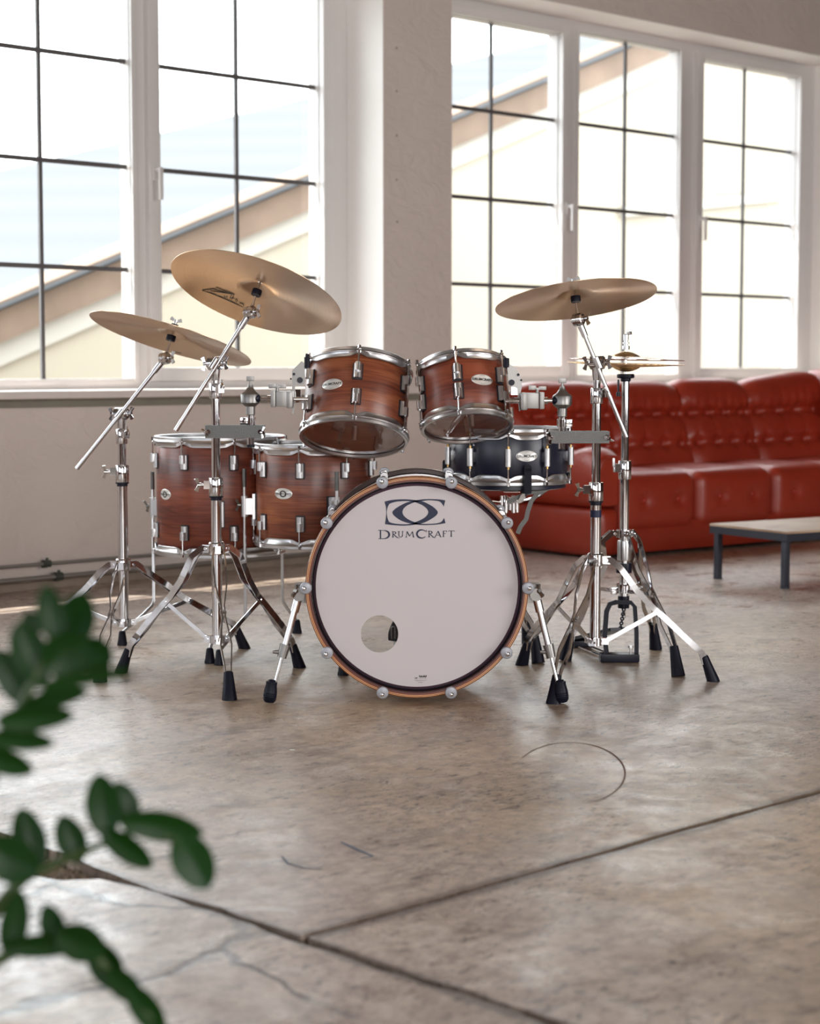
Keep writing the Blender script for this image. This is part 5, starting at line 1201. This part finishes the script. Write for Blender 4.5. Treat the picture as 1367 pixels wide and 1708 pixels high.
# left arm: lower side panel, padded side, top roll sweeping up to the back
cush(-.005, .125, .0, .86, .012, .235, .030, (.012, .01, 0), 'arm_panel', (8, 20, 8))
def armfn_obj():
    NU, NV = 30, 20; g = G(); vs = []; fs = []
    for i in range(NU+1):
        y = .80*i/NU; tz = .495+.02*math.sin(min(1, y/.2)*PI)+max(0, y-.28)**1.5*.72; wx = .085
        for j in range(NV):
            t = 2*PI*j/NV; cx_, sz = math.cos(t), math.sin(t); e = .55
            x = .060+wx*math.copysign(abs(cx_)**e, cx_); hh_ = (tz-.235)/2; z = .235+hh_+hh_*math.copysign(abs(sz)**e, sz)
            x += .012*math.sin(PI*min(1, max(0, (z-.235)/.26)))*(-1 if cx_ < 0 else 1)
            k = 1-max(0, 1-i/3)**2*.10; x = .06+(x-.06)*k; z = .235+hh_+(z-.235-hh_)*k
            vs.append(V((x, y+.0, z)))
    for i in range(NU):
        for j in range(NV): fs.append((i*NV+j, i*NV+(j+1) % NV, (i+1)*NV+(j+1) % NV, (i+1)*NV+j))
    fs += [tuple(range(NV)), tuple(range(NU*NV, NU*NV+NV))]; g.add(vs, fs); return g.obj('armrest', leather, sf, 50)
armfn_obj()
g = G().tube([(.055+.065*math.cos(t), -.004, .40+.07*math.sin(t)) for t in [PI*k/12 for k in range(13)]]+[(-.010, -.004, .30), (-.010, -.002, .08)], .006, 8); g.obj('piping', leather, sf)
G().tube([(.120, -.004, .40), (.120, -.004, .25), (.122, -.004, .08)], .006, 8).obj('piping', leather, sf)

# ------------------------------------------------------------------ coffee table (low, runs out of frame)
tz = .232
n1 = at(1183, 876, 1) ; ca_, cb_ = flo(1183, 873, tz), flo(1312, 887, tz)
ed = V((cb_.x-ca_.x, cb_.y-ca_.y, 0)); dep = ed.length; dy = -ed.normalized(); dx = V((-dy.y, dy.x, 0))*-1
if dx.x < 0: dx = -dx
ct = empty('coffee_table', M=Matrix.Translation(V((cb_.x, cb_.y, 0))) @ Matrix((dx, dy, Z)).transposed().to_4x4()); tag(ct, 'low table with pale board top and dark steel frame before the sofa', 'table')
TL = 1.25
G().cbox((TL/2, dep/2, tz-.005), (TL, dep, .010), .002).obj('table_top', plankm, ct)
g = G(); 
for y in (.014, dep-.014): g.bx(.0, TL, y-.014, y+.014, tz-.040, tz-.0105)
for x in (.014, TL-.014): g.bx(x-.014, x+.014, .0285, dep-.0285, tz-.040, tz-.0105)
g.obj('steel_frame', steel, ct)
for x in (.022, TL-.05):
    for y in (.03, dep-.03):
        l = G().cbox((x, y, (tz-.04)/2+.002), (.026, .026, tz-.045), .003).obj('leg', steel, ct); G().cyl((x, y, .001), (x, y, .006), .019, n=18).obj('foot_pad', steel, l)

# ------------------------------------------------------------------ plant in the foreground
YP = 1.72
pp = V((-.62, 1.95, 0)); pl = empty('potted_plant', pp); tag(pl, 'dark green glossy-leaved plant arching in at the lower left, close up', 'plant')
G().lathe([(.0001, 0), (.10, 0), (.105, .01), (.135, .235), (.145, .24), (.145, .265), (.132, .265), (.128, .235), (.0001, .235)], n=40).obj('pot', potm, pl)
G().lathe([(.0001, .238), (.126, .238)], n=30).obj('soil', soilm, pl)
def leaf(cx, cy, ln, wd, ang, Y=YP, bend=.25, twist=0.0, light=0):
    """ang: direction base->tip in the picture plane (deg, 90 = up)"""
    c = at(cx, cy, Y); sc = Y/FPX; L_, W_ = ln*sc*1.14, wd*sc*1.36; a = math.radians(ang)
    ax = V((math.cos(a), .25*math.sin(twist), math.sin(a))).normalized(); side = V((-math.sin(a), 0, math.cos(a))); side = (side-ax*side.dot(ax)).normalized()
    nrm = ax.cross(side); twist *= .6; side = (side*math.cos(twist)+nrm*math.sin(twist)).normalized(); nrm = ax.cross(side)
    NU, NV = 12, 6; vs = []
    for i in range(NU+1):
        t = i/NU; wf_ = (math.sin(PI*min(1, t**.95))**.58)*(1 if t < .999 else 0)+.02
        for j in range(NV+1):
            s_ = 2*j/NV-1; vs.append(c-pp+ax*(L_*(t-.5))+side*(W_/2*wf_*s_)+nrm*(bend*L_*((t-.5)**2-.1)+abs(s_)*W_*.14*wf_))
    m = len(vs); vs2 = [q-nrm*.0008 for q in vs]; n1_ = NV+1
    fs = [(i*n1_+j, i*n1_+j+1, (i+1)*n1_+j+1, (i+1)*n1_+j) for i in range(NU) for j in range(NV)]
    fs2 = [tuple(m+k for k in reversed(f)) for f in fs]; rim = [i*n1_ for i in range(NU+1)]+[NU*n1_+j for j in range(1, n1_)]+[i*n1_+NV for i in range(NU-1, -1, -1)]+[j for j in range(NV-1, 0, -1)]
    fs3 = [(rim[k], rim[(k+1) % len(rim)], m+rim[(k+1) % len(rim)], m+rim[k]) for k in range(len(rim))]
    G().add(vs+vs2, fs+fs2+fs3).obj('leaf', leafm0, pl, 70)
for a in [(84, 1022, 84, 34, 98, 1.70, .2, .3), (128, 1032, 86, 50, 72, 1.72, .2, -.2), (53, 1040, 40, 26, 118, 1.74, .2, .3), (50, 1090, 100, 46, 113, 1.70, .2, .4), (110, 1090, 78, 58, 40, 1.68, .3, .3), (156, 1090, 62, 42, 160, 1.74, .2, .2),
          (140, 1130, 150, 26, 8, 1.50, .2, .9), (20, 1130, 96, 38, 118, 1.74, .2, .2), (90, 1164, 104, 28, 12, 1.70, .2, .7), (58, 1196, 118, 36, 4, 1.66, .2, .5), (35, 1232, 100, 32, -8, 1.68, .2, .6), (12, 1270, 84, 36, -20, 1.7, .2, .4),
          (172, 1343, 98, 44, 97, 1.80, .2, .2), (206, 1342, 72, 38, 110, 1.84, .3, .7), (270, 1378, 128, 40, -9, 1.80, .35, .2), (322, 1436, 96, 52, -62, 1.80, .2, -.2), (212, 1414, 98, 36, -38, 1.80, .2, .3), (118, 1400, 78, 38, 112, 1.84, .2, .4),
          (48, 1400, 98, 42, 106, 1.84, .2, .6), (18, 1432, 96, 58, 150, 1.70, .2, .2), (24, 1540, 104, 36, 80, 1.76, .2, .3), (88, 1545, 72, 32, 108, 1.78, .2, .3), (72, 1576, 124, 34, 2, 1.76, .2, .4), (136, 1570, 82, 54, -24, 1.74, .2, .3),
          (178, 1610, 86, 44, -68, 1.78, .2, .2), (208, 1642, 70, 38, -50, 1.76, .2, .3), (245, 1684, 100, 38, -58, 1.76, .2, .2)]: leaf(*a)
def stem(px, r0, r1):
    P = [V((0, 0, .22))]+[at(x, y, Y)-pp for x, y, Y in px]; Q = [V(p) for p in P]; out = []
    for i in range(len(Q)-1):
        p0, p1, p2, p3 = Q[max(i-1, 0)], Q[i], Q[i+1], Q[min(i+2, len(Q)-1)]
        for k in range(6): t = k/6; out.append(.5*((2*p1)+(p2-p0)*t+(2*p0-5*p1+4*p2-p3)*t*t+(3*p1-p0-3*p2+p3)*t**3))
    out.append(Q[-1]); n = len(out); G().tube(out, r0, 10, scales=[1-(1-r1/r0)*i/(n-1) for i in range(n)]).obj('stem', stemm, pl)
stem([(-60, 1400, 1.76), (0, 1240, 1.72), (42, 1165, 1.70), (70, 1105, 1.70), (92, 1050, 1.71)], .009, .002)
stem([(-70, 1580, 1.84), (22, 1482, 1.80), (70, 1450, 1.82), (155, 1415, 1.82), (222, 1388, 1.81), (300, 1400, 1.80)], .008, .002)
stem([(-80, 1660, 1.84), (0, 1600, 1.80), (70, 1580, 1.78), (150, 1590, 1.77), (200, 1640, 1.77), (255, 1700, 1.76)], .008, .002)
